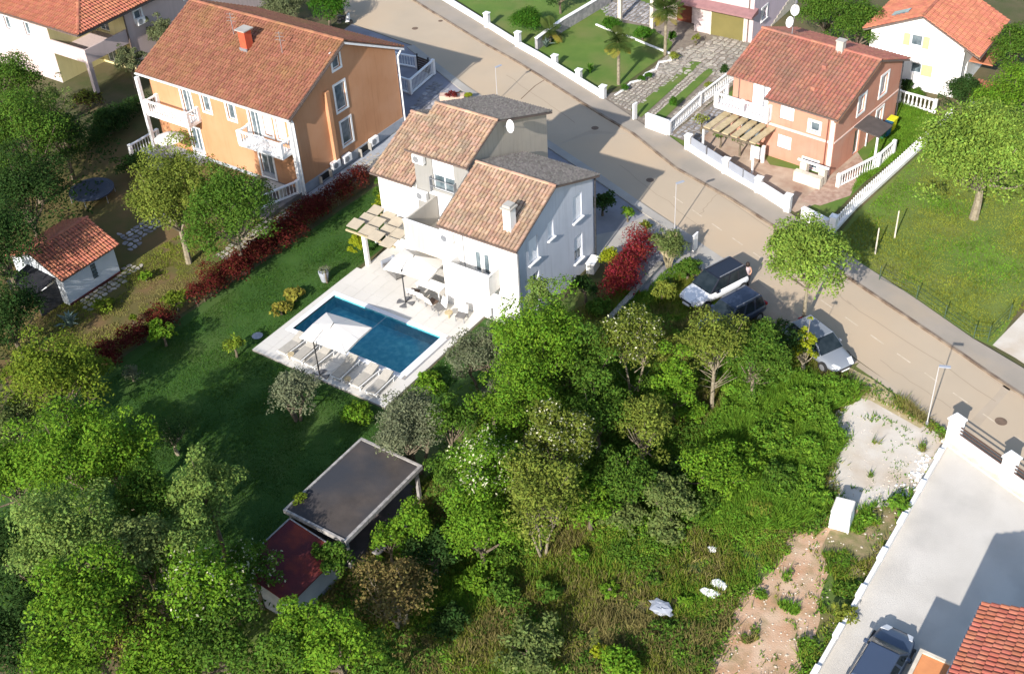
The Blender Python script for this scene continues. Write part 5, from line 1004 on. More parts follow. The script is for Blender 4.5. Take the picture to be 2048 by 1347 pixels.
T_ = [  # label, crown px, zc, r, rz, kind, extra
 ('tall leafy tree in front of the pale pink house, top left edge', 15, 185, 5.0, 2.7, 2.7, 'mid', {}),
 ('olive tinted thin tree with pale tips before the loggia house', 108, 210, 3.4, 1.4, 1.7, 'grey', dict(dens=.6)),
 ('broad tree at the left edge above the garden shed', 45, 290, 5.0, 3.8, 3.2, 'mid', {}),
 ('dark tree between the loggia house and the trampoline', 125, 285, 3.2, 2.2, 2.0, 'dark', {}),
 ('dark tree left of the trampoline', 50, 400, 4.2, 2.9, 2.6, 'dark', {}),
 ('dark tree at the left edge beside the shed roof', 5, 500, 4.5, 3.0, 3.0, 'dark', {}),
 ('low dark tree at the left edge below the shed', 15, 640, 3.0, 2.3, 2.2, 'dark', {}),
 ('grey green feathery tree between the two top left houses', 258, 125, 2.2, 1.3, 1.5, 'olive', dict(size=.14, dens=1.2)),
 ('silvery feathery tree beside the orange roof edge', 320, 72, 2.4, 1.3, 1.5, 'olive', dict(size=.14, dens=1.2)),
 ('spreading green tree before the orange house, left one of the pair', 345, 398, 4.8, 3.0, 2.8, 'robinia', dict(barkm=barkl, dens=1.35)),
 ('spreading green tree before the orange house, right one of the pair', 462, 428, 4.4, 2.9, 2.8, 'mid', dict(barkm=barkl, dens=1.35)),
 ('yellow green leafy tree at the left edge below the agave', 105, 770, 3.2, 2.7, 2.4, 'yellow', dict(size=.16)),
 ('yellow green low tree behind the leafy one at the left edge', 160, 745, 2.2, 1.5, 1.6, 'yellow', dict(size=.16)),
 ('brownish green low tree at the left edge', 30, 860, 2.6, 1.7, 1.7, 'grey', dict(size=.15)),
 ('bright tree at the left edge above the dark hollow', 20, 960, 4.4, 1.9, 2.2, 'bright', {}),
 ('bright green broad tree left of the shaded lawn', 150, 930, 5.6, 2.8, 2.7, 'bright', {}),
 ('bright green tree bordering the shaded lawn', 240, 935, 5.2, 2.1, 2.4, 'bright', {}),
 ('mid green tree below the bright ones by the shaded lawn', 285, 1020, 4.6, 1.8, 2.2, 'mid', {}),
 ('grey green tall tree in the lower left wood, upper one', 140, 1085, 6.2, 2.4, 2.6, 'pale', dict(size=.14)),
 ('grey green tall tree in the lower left wood, lower one', 165, 1235, 5.6, 2.5, 2.6, 'bright', dict(size=.15)),
 ('dusty green slim tree in the middle of the lower left wood', 285, 1110, 5.2, 1.7, 2.2, 'grey', dict(size=.15)),
 ('pale tipped conical tree standing before the shaded lawn', 418, 1000, 5.0, 1.7, 2.4, 'pale', dict(size=.16)),
 ('pale leaved tree left of the red roofed shed', 365, 1090, 5.0, 1.6, 2.1, 'pale', dict(size=.16)),
 ('yellow green blossoming tree at the bottom left', 385, 1190, 4.6, 2.0, 2.2, 'bright', dict(second=('flower', .05, .9))),
 ('olive brown thin crowned tree at the bottom left', 270, 1260, 4.2, 1.5, 2.0, 'brown', dict(size=.14, second=('grassy', .6, 1.0))),
 ('blossoming low tree touching the red shed roof', 505, 1140, 2.8, 1.3, 1.4, 'mid', dict(second=('flower', .07, 1.0))),
 ('green tree at the bottom edge left of the red shed', 440, 1290, 3.6, 2.0, 1.9, 'mid', {}),
 ('mid green tree below the red shed', 590, 1270, 3.6, 1.3, 1.7, 'bright', {}),
 ('bright green tree at the bottom below the blue grey wall', 680, 1305, 4.0, 1.6, 1.9, 'bright', {}),
 ('green tree at the bottom edge between the bright ones', 565, 1335, 3.0, 1.6, 1.6, 'mid', {}),
 ('green tree at the bottom left edge of the picture', 330, 1335, 3.4, 2.0, 1.8, 'bright', {}),
 ('low green tree in the dark hollow at the bottom left', 170, 1335, 2.4, 1.4, 1.3, 'mid', {}),
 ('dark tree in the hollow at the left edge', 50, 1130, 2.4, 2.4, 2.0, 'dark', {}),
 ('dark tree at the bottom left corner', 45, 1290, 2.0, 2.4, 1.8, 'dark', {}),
 ('rounded silvery olive tree on the lawn below the sun loungers', 585, 785, 2.0, 1.45, 1.25, 'oliveg', dict(size=.13, stems=3)),
 ('dark bare looking small tree on the shaded lawn', 345, 870, 1.4, 1.2, 1.0, 'dark', dict(size=.11, dens=.4, barkm=barkl)),
 ('large silvery olive tree overhanging the flat roofed shelter', 825, 860, 3.2, 2.1, 1.7, 'oliveg', dict(size=.13, stems=3, dens=1.25)),
 ('silvery olive tree at the right end of the pool terrace', 955, 715, 2.4, 1.6, 1.7, 'oliveg', dict(size=.13, stems=2, dens=1.1)),
 ('low silvery olive beneath the terrace corner', 985, 800, 2.0, 1.3, 1.3, 'oliveg', dict(size=.13)),
 ('green tree leaning over the right side of the flat roofed shelter', 900, 855, 3.4, 1.3, 1.7, 'mid', {}),
 ('slim light green tree against the corner of the white gable', 1085, 610, 3.6, 1.1, 1.8, 'pale', dict(size=.15, dens=.8)),
 ('bright green tall tree filling the view right of the pool', 1085, 705, 5.0, 2.5, 3.0, 'bright', {}),
 ('bright green tree below the tall one right of the pool', 1045, 815, 3.9, 2.2, 2.8, 'bright', {}),
 ('green tree under the dark shrub by the gable', 1160, 750, 3.6, 2.0, 2.6, 'mid', {}),
 ('white blossoming tree in the middle of the wild plot, left one', 975, 955, 3.8, 1.9, 2.6, 'bright', dict(second=('flower', .10, .9))),
 ('blossoming tree in the middle of the wild plot, right one', 1115, 900, 3.8, 1.8, 2.6, 'robinia', dict(second=('flower', .08, .9))),
 ('green tree below the blossoming one in the wild plot', 960, 1060, 2.9, 1.9, 2.2, 'bright', {}),
 ('thin tree with pale forked trunk at the meadow edge', 1080, 1000, 3.7, 2.1, 2.0, 'robinia', dict(stems=3, barkm=barkl, tr=.11, bare=4)),
 ('bright small tree at the corner of the shelter', 830, 1040, 2.2, 1.1, 1.1, 'bright', {}),
 ('robinia with bare forked trunk and pale blossom by the grey path', 1270, 680, 4.6, 1.8, 1.4, 'robinia', dict(second=('flower', .07, .9), stems=2, barkm=barkl, tr=.11, bare=4)),
 ('thin crowned tree left of the forked robinia', 1195, 705, 3.6, 1.5, 2.1, 'robinia', dict(barkm=barkl, dens=.8, bare=3)),
 ('tall tree with straight pale trunk and many bare twigs', 1432, 690, 4.4, 1.9, 1.8, 'robinia', dict(barkm=barkl, tr=.12, bare=16, dens=.85)),
 ('bright green slim tree between the two bare trunked trees', 1350, 770, 2.7, 1.3, 2.3, 'bright', {}),
 ('green tree below the navy car', 1510, 722, 2.8, 1.9, 1.9, 'mid', dict(barkm=barkl)),
 ('dark bushy tree right of the straight trunk', 1560, 690, 1.6, 1.5, 1.2, 'dark', {}),
 ('light green street tree over the road and pavement', 1622, 520, 4.6, 2.55, 2.2, 'fresh', dict(size=.17, barkm=barkl, tr=.13, dens=1.7)),
 ('ivy covered slim trunk in front of the silver car', 1610, 700, 1.6, .65, 1.5, 'lime', dict(size=.15, barkm=barkl, tr=.16)),
 ('big round tree on the field at the right edge', 1972, 322, 4.2, 4.2, 2.5, 'fresh', dict(size=.19, barkm=barkl, tr=.3, dens=1.5)),
 ('leafy tree at the right edge above the big round one', 2030, 205, 3.4, 2.7, 2.4, 'bright', {}),
 ('leafy tree at the upper right corner', 2040, 110, 3.4, 2.4, 2.2, 'mid', {}),
 ('dense green tree behind the two roofs, left one', 1655, 25, 3.6, 2.6, 2.2, 'mid', {}),
 ('dense green tree behind the two roofs, right one', 1720, 60, 3.2, 2.4, 2.0, 'mid', {}),
 ('leafy low tree by the corner of the bright white house', 1925, 190, 1.8, 1.6, 1.4, 'dark', {}),
 ('rounded dense evergreen behind the ridge of the orange house', 655, 18, 1.6, 1.9, 1.4, 'clip', dict(size=.15)),
 ('grey green tree above the orange house roof', 570, 12, 2.0, 2.0, 1.5, 'olive', dict(size=.15)),
 ('dark leafy tree at the top edge above the round bush', 1120, -8, 1.6, 1.3, 1.2, 'dark', {}),
 ('mid green tree in the lower middle of the wild plot', 870, 1110, 1.4, 1.5, 1.1, 'dark', {}),
 ('dark green tree in the shade right of the flat roof', 780, 1085, 1.6, 1.0, 1.1, 'bright', {}),
 ('tan leaved spreading tree below the shelter', 790, 1190, 2.2, 2.0, 1.2, 'dry', dict(size=.15, dens=.75, barkm=barkl, stems=3)),
 ('green sprawling tree at the lower edge below the tan one', 760, 1330, 2.2, 1.5, 1.3, 'mid', {}),
 ('green tree in front of the bright one right of the pool', 1195, 835, 2.8, 1.8, 2.2, 'mid', {}),
 ('dark thin tree in the shaded middle of the plot', 1285, 860, 2.4, 1.7, 1.9, 'robinia', dict(barkm=barkl, dens=.8, bare=6)),
 ('bushy green tree in the middle of the plot below the dark thin one', 1240, 960, 1.9, 1.7, 1.5, 'mid', {}),
 ('bright bushy tree left of the meadow clearing', 1180, 1010, 1.8, 1.5, 1.4, 'bright', {}),
 ('spreading grey green bushy tree in the plot clearing', 1330, 1000, 1.4, 1.6, 1.1, 'grey', {}),
 ('bright bushy tree at the head of the meadow clearing', 1420, 940, 1.6, 1.7, 1.3, 'bright', {}),
 ('green tree covering the right corner of the flat roofed shelter', 905, 965, 2.6, 1.4, 1.7, 'mid', {}),
 ('green bushy tree against the end of the shelter and the red shed', 665, 1120, 1.5, .9, 1.2, 'mid', {}),
 ('bushy tree in the dark gap left of the straight pale trunk', 1310, 800, 1.6, 1.5, 1.4, 'mid', {}),
]
for l_, x, y, zc, r, rz, kd, ex in T_: tpx(l_, x, y, zc, r, rz, kd, **ex)

SH = [  # shrubs: label, x, y (crown px), zc, r, rz, kind, extra
 ('bright leafy shrub beside the end of the red hedge', 325, 665, 1.0, 1.0, .9, 'bright', {}),
 ('leafy shrub with large leaves above the red hedge end', 350, 600, .8, .9, .7, 'yellow', {}),
 ('small yellow green shrub on the garden grass right of the shed', 290, 552, .4, .55, .45, 'bright', {}),
 ('small leafy shrub in front of the shed wall', 205, 612, .45, .75, .5, 'yellow', {}),
 ('tiny pale sapling on the garden grass', 265, 638, .5, .4, .5, 'yellow', dict(dens=.4)),
 ('small bright tree like shrub on the lawn left of the terrace corner', 468, 690, .9, .8, .7, 'yellow', dict(size=.15, dens=.7)),
 ('grey twiggy shrub at the lower end of the red hedge', 262, 745, .6, .8, .5, 'oliveg', dict(dens=.5, size=.12)),
 ('yellow leafy climber bush against the pale end wall', 770, 405, 2.3, .9, .5, 'lime', dict(size=.14)),
 ('lime green upright hedge bush beside the pergola pillar', 713, 492, 1.1, .75, 1.35, 'lime', dict(size=.13, dens=2.2, n=26, trunk=False)),
 ('large leaved plant with yellow edges on the lawn by the terrace, upper', 590, 590, .4, .85, .5, 'palmy', dict(size=.3, dens=.9)),
 ('large leaved plant with yellow edges on the lawn by the terrace, lower', 562, 618, .4, .8, .5, 'palmy', dict(size=.24, dens=.7)),
 ('silvery small plant in the tall grey pot', 650, 540, 1.0, .45, .4, 'oliveg', dict(size=.14, dens=.6)),
 ('yellow round shrub beside the red ball bush', 1218, 515, .8, .75, .8, 'lime', dict(ball=1, size=.13, dens=1.3)),
 ('dark green shrub at the foot of the white gable', 1170, 575, 1.1, 1.0, 1.1, 'dark', dict(size=.14)),
 ('green shrub below the red ball bush', 1195, 615, .7, .9, .8, 'mid', {}),
 ('tall grey green reeds beside the white pillar', 1338, 490, 1.6, 1.5, 1.5, 'grey', dict(size=.24, wr=.2, stems=9, dens=1.4, barkm=mat('dry reed', (.38, .33, .2), (.3, .26, .16), 6, .9))),
 ('green shrub between the reeds and the white car', 1375, 540, .8, 1.1, .8, 'mid', {}),
 ('green shrub by the white car wheel', 1325, 585, .6, 1.0, .7, 'grassy', {}),
 ('dark hedge shrub in the shade of the white house', 1205, 405, 1.0, 1.1, 1.0, 'dark', {}),
 ('small fern like palm shrub at the drive entrance', 1256, 425, .7, .62, .6, 'bright', dict(size=.28, wr=.22)),
 ('round clipped bush behind the garden wall', 1052, 44, 1.1, 1.7, 1.3, 'clip', dict(size=.11, dens=2.0, ball=1)),
 ('low pale shrub by the concrete drive', 1292, 450, .3, .5, .3, 'grassy', {}),
 ('green topiary shrub at the foot of the tall palm', 1345, 75, .8, .45, .8, 'clip', dict(ball=1, size=.12, dens=1.6)),
 ('round green clipped ball, nearest to the villa wall', 1347, 113, .45, .5, .45, 'grassy', dict(ball=1, size=.1, dens=1.6)),
 ('round clipped ball beside the driveway, third from the road', 1297, 152, .3, .38, .34, 'clip', dict(ball=1, size=.1, dens=1.4)),
 ('round clipped ball beside the driveway, second from the road', 1283, 158, .3, .38, .34, 'clip', dict(ball=1, size=.1, dens=1.4)),
 ('round clipped ball beside the driveway, nearest to the road', 1250, 176, .3, .40, .34, 'clip', dict(ball=1, size=.1, dens=1.4)),
 ('clipped ball beside the white balustrade of the drive', 1418, 172, .4, .45, .4, 'grassy', dict(ball=1, size=.1, dens=1.4)),
 ('cone shaped dark clipped conifer by the balustrade', 1346, 206, .8, .36, .85, 'clip', dict(ball=1, size=.1, dens=2.0)),
 ('dark small conifer at the corner of the peach house', 1448, 142, .9, .4, .9, 'dark', dict(ball=1, size=.1, dens=1.8)),
 ('low row of dark green shrubs along the upper lawn, left half', 1225, 50, .5, 1.2, .45, 'clip', dict(size=.14)),
 ('low row of dark green shrubs along the upper lawn, right half', 1285, 68, .5, 1.1, .45, 'clip', dict(size=.14)),
 ('potted green plant in front of the garage', 1392, 78, .6, .45, .6, 'grassy', dict(size=.18, wr=.3)),
 ('thin young tree inside the fence panels, leftmost', 1403, 238, 1.1, .7, .5, 'grassy', dict(dens=.35, size=.14)),
 ('thin young tree inside the fence panels, middle one', 1442, 268, 1.1, .7, .5, 'mid', dict(dens=.35, size=.14)),
 ('thin young tree inside the fence panels, rightmost', 1482, 280, 1.3, .8, .5, 'mid', dict(dens=.4, size=.14)),
 ('dark green shrubs under the white wall of the bright house', 1830, 190, .4, .9, .4, 'mid', dict(size=.14)),
 ('low shrub left of the white wall base of the bright house', 1812, 172, .5, .8, .6, 'dark', {}),
 ('yellow leaved shrub with red box flowers on the street corner', 938, 192, .5, .45, .35, 'lime', dict(size=.12)),
 ('red flowering plants in the pink stone box', 903, 190, .75, .6, .2, 'redb', dict(size=.12, trunk=False)),
 ('leafy hedge shrub at the top end of the red hedge', 770, 385, 1.4, 1.0, 1.3, 'mid', {}),
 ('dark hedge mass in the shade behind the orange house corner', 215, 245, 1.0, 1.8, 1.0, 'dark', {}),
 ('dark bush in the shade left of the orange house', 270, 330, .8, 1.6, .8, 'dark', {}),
 ('brown twiggy bush below the loggia house', 175, 200, .8, 1.4, .8, 'brown', dict(second=('grassy', .5, 1))),
 ('weeds growing on the edge of the flat roof', 600, 995, 2.35, .45, .15, 'yellow', dict(size=.12, trunk=False)),
 ('green patch bush beneath the terrace by the olive', 860, 770, .5, 1.2, .5, 'bright', {}),
 ('green round bush below the rightmost sun lounger', 715, 830, .5, 1.1, .5, 'bright', {}),
 ('leafy shrub beside the red shed post', 640, 1110, 1.6, .7, .8, 'mid', {}),
]
for l_, x, y, zc, r, rz, kd, ex in SH:
    ex = dict(ex); ex.setdefault('size', .17); tpx(l_, x, y, zc, r, rz, kd, cat='shrub', **ex)

# wild bushes of the plot: alike, counted, share a label
rg = np.random.RandomState(77); wb_ = []
WBX = [(1400, 1010, 1.3, 'mid'), (1480, 930, 1.4, 'bright'), (1540, 880, 1.2, 'grass'), (1610, 800, 1.1, 'grass'), (1625, 790, .7, 'mid'), (1350, 950, 1.2, 'dark'), (1440, 900, .9, 'bright'), (1250, 1030, 1.1, 'grey'), (1330, 1060, 1.0, 'grey'),
       (1560, 960, 1.1, 'mid'), (1610, 900, 1.0, 'grass'), (1160, 1110, .5, 'bright'), (1200, 960, 1.0, 'mid'), (1380, 820, 1.0, 'bright'), (1060, 1300, 1.5, 'grey'), (1240, 1330, 1.0, 'bright'), (1360, 1060, .5, 'bright'), (1310, 1160, .5, 'mid'),
       (1640, 1000, .7, 'grass'), (1800, 1010, .6, 'grass'), (1580, 830, .9, 'bright'), (1520, 1020, .8, 'grassy'), (1475, 780, 1.0, 'grass'), (1690, 1230, .6, 'grassy'), (1220, 1180, .45, 'bright'), (1370, 1200, .4, 'bright'), (1010, 1180, .9, 'mid'), (950, 1160, .9, 'bright'), (900, 1240, 1.0, 'dark'), (1100, 1180, .7, 'mid'), (1200, 1300, .5, 'lime')]
desc = {'mid': 'mid green', 'bright': 'bright green', 'grass': 'grassy green', 'dark': 'dark green', 'grey': 'grey green', 'grassy': 'yellowish', 'lime': 'yellow'}
WBL = 'below the straight pale trunk, beside the white stones|right of the dark hollow in the upper meadow|left of the gravel lot among tall grass|above the gravel lot near the silver car|just below the silver car in the lush grass|in the dark gap below the forked trunks|just right of the straight pale trunk foot|left end of the meadow clearing|in the middle of the meadow, upper left|halfway between the gravel lot and the forked trunks|at the left border of the gravel lot, upper one|at the foot of the thin pale forked tree|below the blossoming trees in the plot centre|between the two bare trunked trees, low down|large one at the bottom edge of the meadow|at the bottom edge right of the large grey one|alone in the middle of the meadow|left of the dumped sacks|at the left border of the gravel lot, lower one|between the gravel lot and the courtyard wall|left of the upper end of the gravel lot|below the hollow, left of the dirt path top|right of the straight pale trunk foot in the grass|on the stony strip beside the dirt path|small one left of the pale sheet|small one above the pale sheet|left of the thin forked tree foot, upper one|left of the thin forked tree foot, lower one|in the shade below the tan leaved tree|below the thin forked tree|with yellow flowers near the bottom edge'.split('|')
for (x, y, r, kd), w_ in zip(WBX, WBL):
    r *= 1.15; tpx('low ' + desc[kd] + ' wild bush ' + w_, x, y, r * .45, r, r * .6, kd, cat='bush', name='wild_bush', size=.17, group='wild bushes of the meadow plot')

# hedges
def hedge(label, a, b, w, h, kind, seed, size=.13, dens=1.0, z0=.0, name='hedge', extra=None):
    t = thing(name, label, 'hedge', (a[0], a[1], 0)); rg = np.random.RandomState(seed); L = math.hypot(b[0] - a[0], b[1] - a[1]); n = int(L * 6) + 3
    k = rg.rand(n); c = np.stack([(b[0] - a[0]) * k + rg.normal(0, w * .22, n), (b[1] - a[1]) * k + rg.normal(0, w * .22, n), z0 + h * rg.uniform(.35, .8, n)], 1); br = rg.uniform(.3, .5, n) * w
    tot = int(L * w * 720 * dens * (.13 / size) ** 1.5); pos, nr, idx = leaves_on(rg, c, br, tot, .9); tint = np.clip(.5 + (rg.rand(n)[idx] - .5) * .6 + rg.normal(0, .16, tot), .02, .98); pos[:, 2] = np.maximum(pos[:, 2], .05)
    V = leafquads(rg, pos, nr, np.full(tot, size)).reshape(-1, 4, 3)
    if extra:
        q = rg.rand(tot) < np.clip(extra[1] * (1.6 - 2.4 * (pos[:, 2] - z0) / h), 0.02, 1); npmesh('foliage', V[~q].reshape(-1, 3), 4, leafmats[kind], t, tint[~q]); npmesh('inner_leaves', V[q].reshape(-1, 3), 4, leafmats[extra[0]], t, tint[q])
    else: npmesh('foliage', V.reshape(-1, 3), 4, leafmats[kind], t, tint)
    mb = MB()
    for i in range(int(L * 1.5) + 2): f = rg.rand(); x, y = (b[0] - a[0]) * f, (b[1] - a[1]) * f; mb.tube((x, y, 0), (x + rg.normal(0, .1), y + rg.normal(0, .1), h * .6), .03, .015, 5, False)
    mb.build('stem', bark, t); return t
hedge('long dark red photinia hedge between the pool lawn and the garden', (-51.25, 37.4), (-51.25, 53.6), 1.6, 1.65, 'red', 3, dens=1.5, extra=('mid', .16))
hedge('short dark red hedge left of the pool lawn near the agave', (-51.8, 30.2), (-51.3, 34.8), 1.4, 1.4, 'red', 4, dens=1.5, extra=('brown', .3))
hedge('glowing red round hedge beside the drive of the white house', P2(1222, 600), P2(1283, 512), 1.8, 1.7, 'redb', 5, size=.12, dens=1.9, extra=('mid', .10))
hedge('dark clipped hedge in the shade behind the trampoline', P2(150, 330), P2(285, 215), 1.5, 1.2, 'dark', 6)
hedge('dark hedge behind the pergola beside the house wall', (-46.3, 50.0), (-46.3, 54.5), 1.0, 1.9, 'dark', 9)
# low retaining wall along the red hedge drive
lowwall('low_wall', 'low grey wall along the drive beside the red round hedge', [(1218, 645), (1322, 532)], .3, m=plinth, cap=concrete, w=.25)
lowwall('gate_pillar', 'white pillar beside the tall reeds', [(1388, 499), (1391, 500)], 1.15, cat='pillar', w=.5)
lowwall('low_wall', 'short pale wall at the foot of the gable by the yellow shrub', [(1180, 548), (1192, 530)], .7, w=.5)

# palms and agaves: every frond / leaf is a part
def frond_mesh(L, w, droop, seg=5):
    V = []; 
    for side in (-1, 1):
        for i in range(14):
            f = .15 + .85 * i / 14; x = L * f; z = L * .25 * math.sin(f * 1.6) - droop * f * f * L; ll = w * math.sin(math.pi * (.12 + .85 * f)) ; a = (x, 0, z); V += [a, (x + .045, 0, z - .01), (x + ll * .55 + .03, side * ll, z - ll * .35), (x + ll * .5, side * ll, z - ll * .36)]
    for i in range(5):
        f0, f1 = i / 5, (i + 1) / 5; g = lambda f: (L * f, L * .25 * math.sin(f * 1.6) - droop * f * f * L); (xa, za), (xb, zb) = g(f0), g(f1); V += [(xa, -.02, za), (xb, -.015, zb), (xb, .015, zb), (xa, .02, za)]
    return np.array(V, float)
def palm(label, x, y, h, L=1.1, nf=34, r=.12, cat='palm tree'):
    t = thing('palm_tree', label, cat, P(x, y)); mb = MB(); mb.tube((0, 0, 0), (0, 0, h * .5), r * 1.1, r, 9, False).tube((0, 0, h * .5), (0, 0, h), r, r * 1.05, 9, False); mb.build('trunk', barkl, t); V = frond_mesh(L, L * .33, .34); me = None; rg = np.random.RandomState(int(x))
    for i in range(nf):
        kd = 'palmy' if i % 4 == 0 else 'palm'
        if me is None or kd not in me: me = me or {}; o = npmesh('frond', V, 4, leafmats[kd], t, np.full(len(V) // 4, .5)); me[kd] = o.data
        else: o = bpy.data.objects.new('frond', me[kd]); put(o, t)
        o.location = (0, 0, h); up = rg.uniform(-.5, 1.0) if kd == 'palm' else rg.uniform(-.9, -.4); o.rotation_euler = (0, -up, i * 2.4)
palm('palm tree in the middle of the upper lawn with a slim trunk', 1237, 169, 3.55, 1.3, 38)
palm('tall palm tree beside the driveway near the villa', 1330, 110, 3.9, 1.5, 42)
palm('small palm behind the cream wall with wide fan leaves', 1101, 84, .95, 1.35, 20, .07)
def agave(label, x, y, L=.9, n=26, m='agave', name='agave'):
    t = thing(name, label, 'agave', P(x, y)); rg = np.random.RandomState(int(x + y)); V = []; w = .10 * L / .9
    prof = [(0, .8), (.3, 1.0), (.65, .7), (1.0, .05)]
    for (a, wa), (b, wb) in zip(prof, prof[1:]):
        z = lambda f: L * .35 * math.sin(f * 2.2)
        V += [(L * a, -w * wa, z(a)), (L * b, -w * wb, z(b)), (L * b, 0, z(b) - w * wb * .5), (L * a, 0, z(a) - w * wa * .5), (L * a, 0, z(a) - w * wa * .5), (L * b, 0, z(b) - w * wb * .5), (L * b, w * wb, z(b)), (L * a, w * wa, z(a))]
    me = None
    for i in range(n):
        if me is None: o = npmesh('leaf', np.array(V, float), 4, leafmats[m], t, np.full(len(V) // 4, .5)); me = o.data
        else: o = bpy.data.objects.new('leaf', me); put(o, t)
        o.location = (0, 0, .1); o.rotation_euler = (0, -rg.uniform(.1, 1.2), i * 2.4); s = rg.uniform(.75, 1.1); o.scale = (s, s, s)
agave('large blue grey agave in front of the garden shed', 142, 655, 1.05, 26)
agave('spiky blue grey agave at the lower end of the red hedge', 185, 728, .85, 24)
agave('blue grey agave cluster behind the cream wall by the small palm', 1092, 96, .8, 24)
agave('dark green agave behind the cream wall near the palm', 1180, 148, .8, 26, 'clip')

# ------------------------------------------------------------------ grass and ground cover
def inpoly(x, y, pts):
    c = np.zeros(len(x), bool); n = len(pts); j = n - 1
    for i in range(n):
        xi, yi = pts[i]; xj, yj = pts[j]; k = ((yi > y) != (yj > y)) & (x < (xj - xi) * (y - yi) / (yj - yi + 1e-12) + xi); c ^= k; j = i
    return c
def vnoise(x, y, s, seed):
    rg = np.random.RandomState(seed); G = rg.rand(64, 64); fx, fy = x / s, y / s; ix, iy = np.floor(fx).astype(int), np.floor(fy).astype(int); tx_, ty_ = fx - ix, fy - iy; tx_ = tx_ * tx_ * (3 - 2 * tx_); ty_ = ty_ * ty_ * (3 - 2 * ty_); g = lambda a, b: G[a % 64, b % 64]
    return (g(ix, iy) * (1 - tx_) + g(ix + 1, iy) * tx_) * (1 - ty_) + (g(ix, iy + 1) * (1 - tx_) + g(ix + 1, iy + 1) * tx_) * ty_
def grass(name, label, pts, n, h, w, mats_, seed, excl=(), thr=None, cat='grass', clump=0, hn=True):
    rg = np.random.RandomState(seed); xs = [p[0] for p in pts]; ys = [p[1] for p in pts]; x = rg.uniform(min(xs), max(xs), n * 3); y = rg.uniform(min(ys), max(ys), n * 3); k = inpoly(x, y, pts)
    for ei, e in enumerate(excl): k &= ~(inpoly(x + rg.normal(0, .2, len(x)), y + rg.normal(0, .2, len(x)), e) & (vnoise(x + 40, y + 40, .75, 91) < (.80 if ei == 0 else .88 if ei == 1 else .60 if ei == 4 else 2)))
    if thr: k &= (vnoise(x, y, thr[0], seed) * .6 + vnoise(x, y, thr[0] * .3, seed + 1) * .4) > thr[1]
    x, y = x[k][:n], y[k][:n]; m = len(x)
    hh = h * (.45 + 1.0 * vnoise(x, y, 1.3, seed + 5)) * rg.uniform(.5, 1.25, m); a = rg.rand(m) * 6.28; b = rg.normal(0, .45, (m, 2)) * hh[:, None]
    V = np.empty((m, 3, 3)); dx, dy = np.cos(a) * w / 2, np.sin(a) * w / 2; V[:, 0] = np.stack([x - dx, y - dy, np.zeros(m)], 1); V[:, 1] = np.stack([x + dx, y + dy, np.zeros(m)], 1); V[:, 2] = np.stack([x + b[:, 0], y + b[:, 1], hh], 1)
    sel = (vnoise(x, y, 2.2, seed + 9) * .7 + rg.rand(m) * .3); q = np.digitize(sel, np.linspace(.25, .75, len(mats_) + 1)[1:-1])
    for i, mm in enumerate(mats_):
        s = q == i
        if s.sum(): tag(npmesh(name, V[s].reshape(-1, 3), 3, leafmats[mm], None, np.clip(vnoise(x[s], y[s], .8, 3) * .7 + rg.rand(s.sum()) * .3, 0.02, .98)), label[i] if isinstance(label, (list, tuple)) else label, cat, kind='stuff')
mead = [(-31, 23), (-20, 16), (-9.3, 20), (-9.3, 49.6), (-15.3, 52.4), (-18, 54), (-30, 52), (-32.5, 45.2), (-30, 36)]
ex_path = [psts([(1600, 1060), (1660, 1055), (1700, 1085), (1650, 1150), (1645, 1190), (1645, 1240), (1620, 1300), (1585, 1380), (1395, 1395), (1425, 1320), (1460, 1245), (1480, 1190), (1545, 1140), (1570, 1090), (1585, 1055)]),
           psts([(1672, 820), (1700, 805), (1716, 785), (1740, 785), (1850, 848), (1902, 890), (1880, 950), (1858, 985), (1800, 990), (1775, 1012), (1712, 1018), (1675, 1000), (1658, 960), (1672, 900), (1700, 880), (1665, 850)]),
           [(-14.5, 54), (-24, 58), (-22.5, 54.6), (-17.6, 51.4), (-14.6, 51.0), (-12, 50)], [(-29.4, 26), (-33.5, 26), (-33.5, 32), (-29.4, 32)], psts([(1640, 1060), (1665, 1010), (1770, 1010), (1830, 980), (1800, 1060), (1740, 1130), (1690, 1230), (1650, 1300), (1560, 1390), (1640, 1200)])]
grass('tall_grass', ['dry tan grass of the wild plot', 'yellow green tall grass of the wild plot', 'fresh green tall grass of the wild plot'], mead, 230000, .36, .06, ['drygrass', 'grassy', 'grass'], 11, ex_path, thr=(1.6, .27))
grass('weeds', 'sparse weeds on the dirt path and gravel lot', mead, 24000, .13, .09, ['grassy', 'grass'], 12, (), thr=(.8, .62))
plawn = [(-50.6, 26), (-45.5, 26), (-45.5, 36.0), (-35.4, 36.0), (-35.4, 45), (-33.4, 45), (-33.6, 32.1), (-33.6, 24), (-40, 18), (-50, 22)]
grass('lawn_grass', 'short green grass of the pool lawn', plawn, 90000, .07, .05, ['lawn'], 13, [[(-45.4, 36.1), (-35.4, 36.1), (-35.4, 46), (-45.4, 46)]])
grass('lawn_grass', 'short green grass between hedge and terrace', [(-50.6, 26), (-45.5, 26), (-45.5, 48.8), (-46.2, 54), (-50.5, 55)], 50000, .07, .05, ['lawn'], 14)
grass('field_grass', 'patchy grass of the field right of the road', [P2(1676, 478), P2(1800, 348), P2(1890, 262), (-14, 78), (2, 80), (8, 62), P2(2040, 620), P2(1985, 685), P2(1948, 674), P2(1830, 595), P2(1722, 524)], 90000, .11, .06, ['grassy', 'grassy', 'grass'], 15, thr=(2.5, .12))
grass('garden_weeds', 'dry grass of the garden around the shed', [(-60, 29), (-52, 27), (-51.9, 53), (-54.5, 50), (-58, 44)], 40000, .09, .05, ['drygrass', 'grassy'], 16, thr=(1.5, .42))
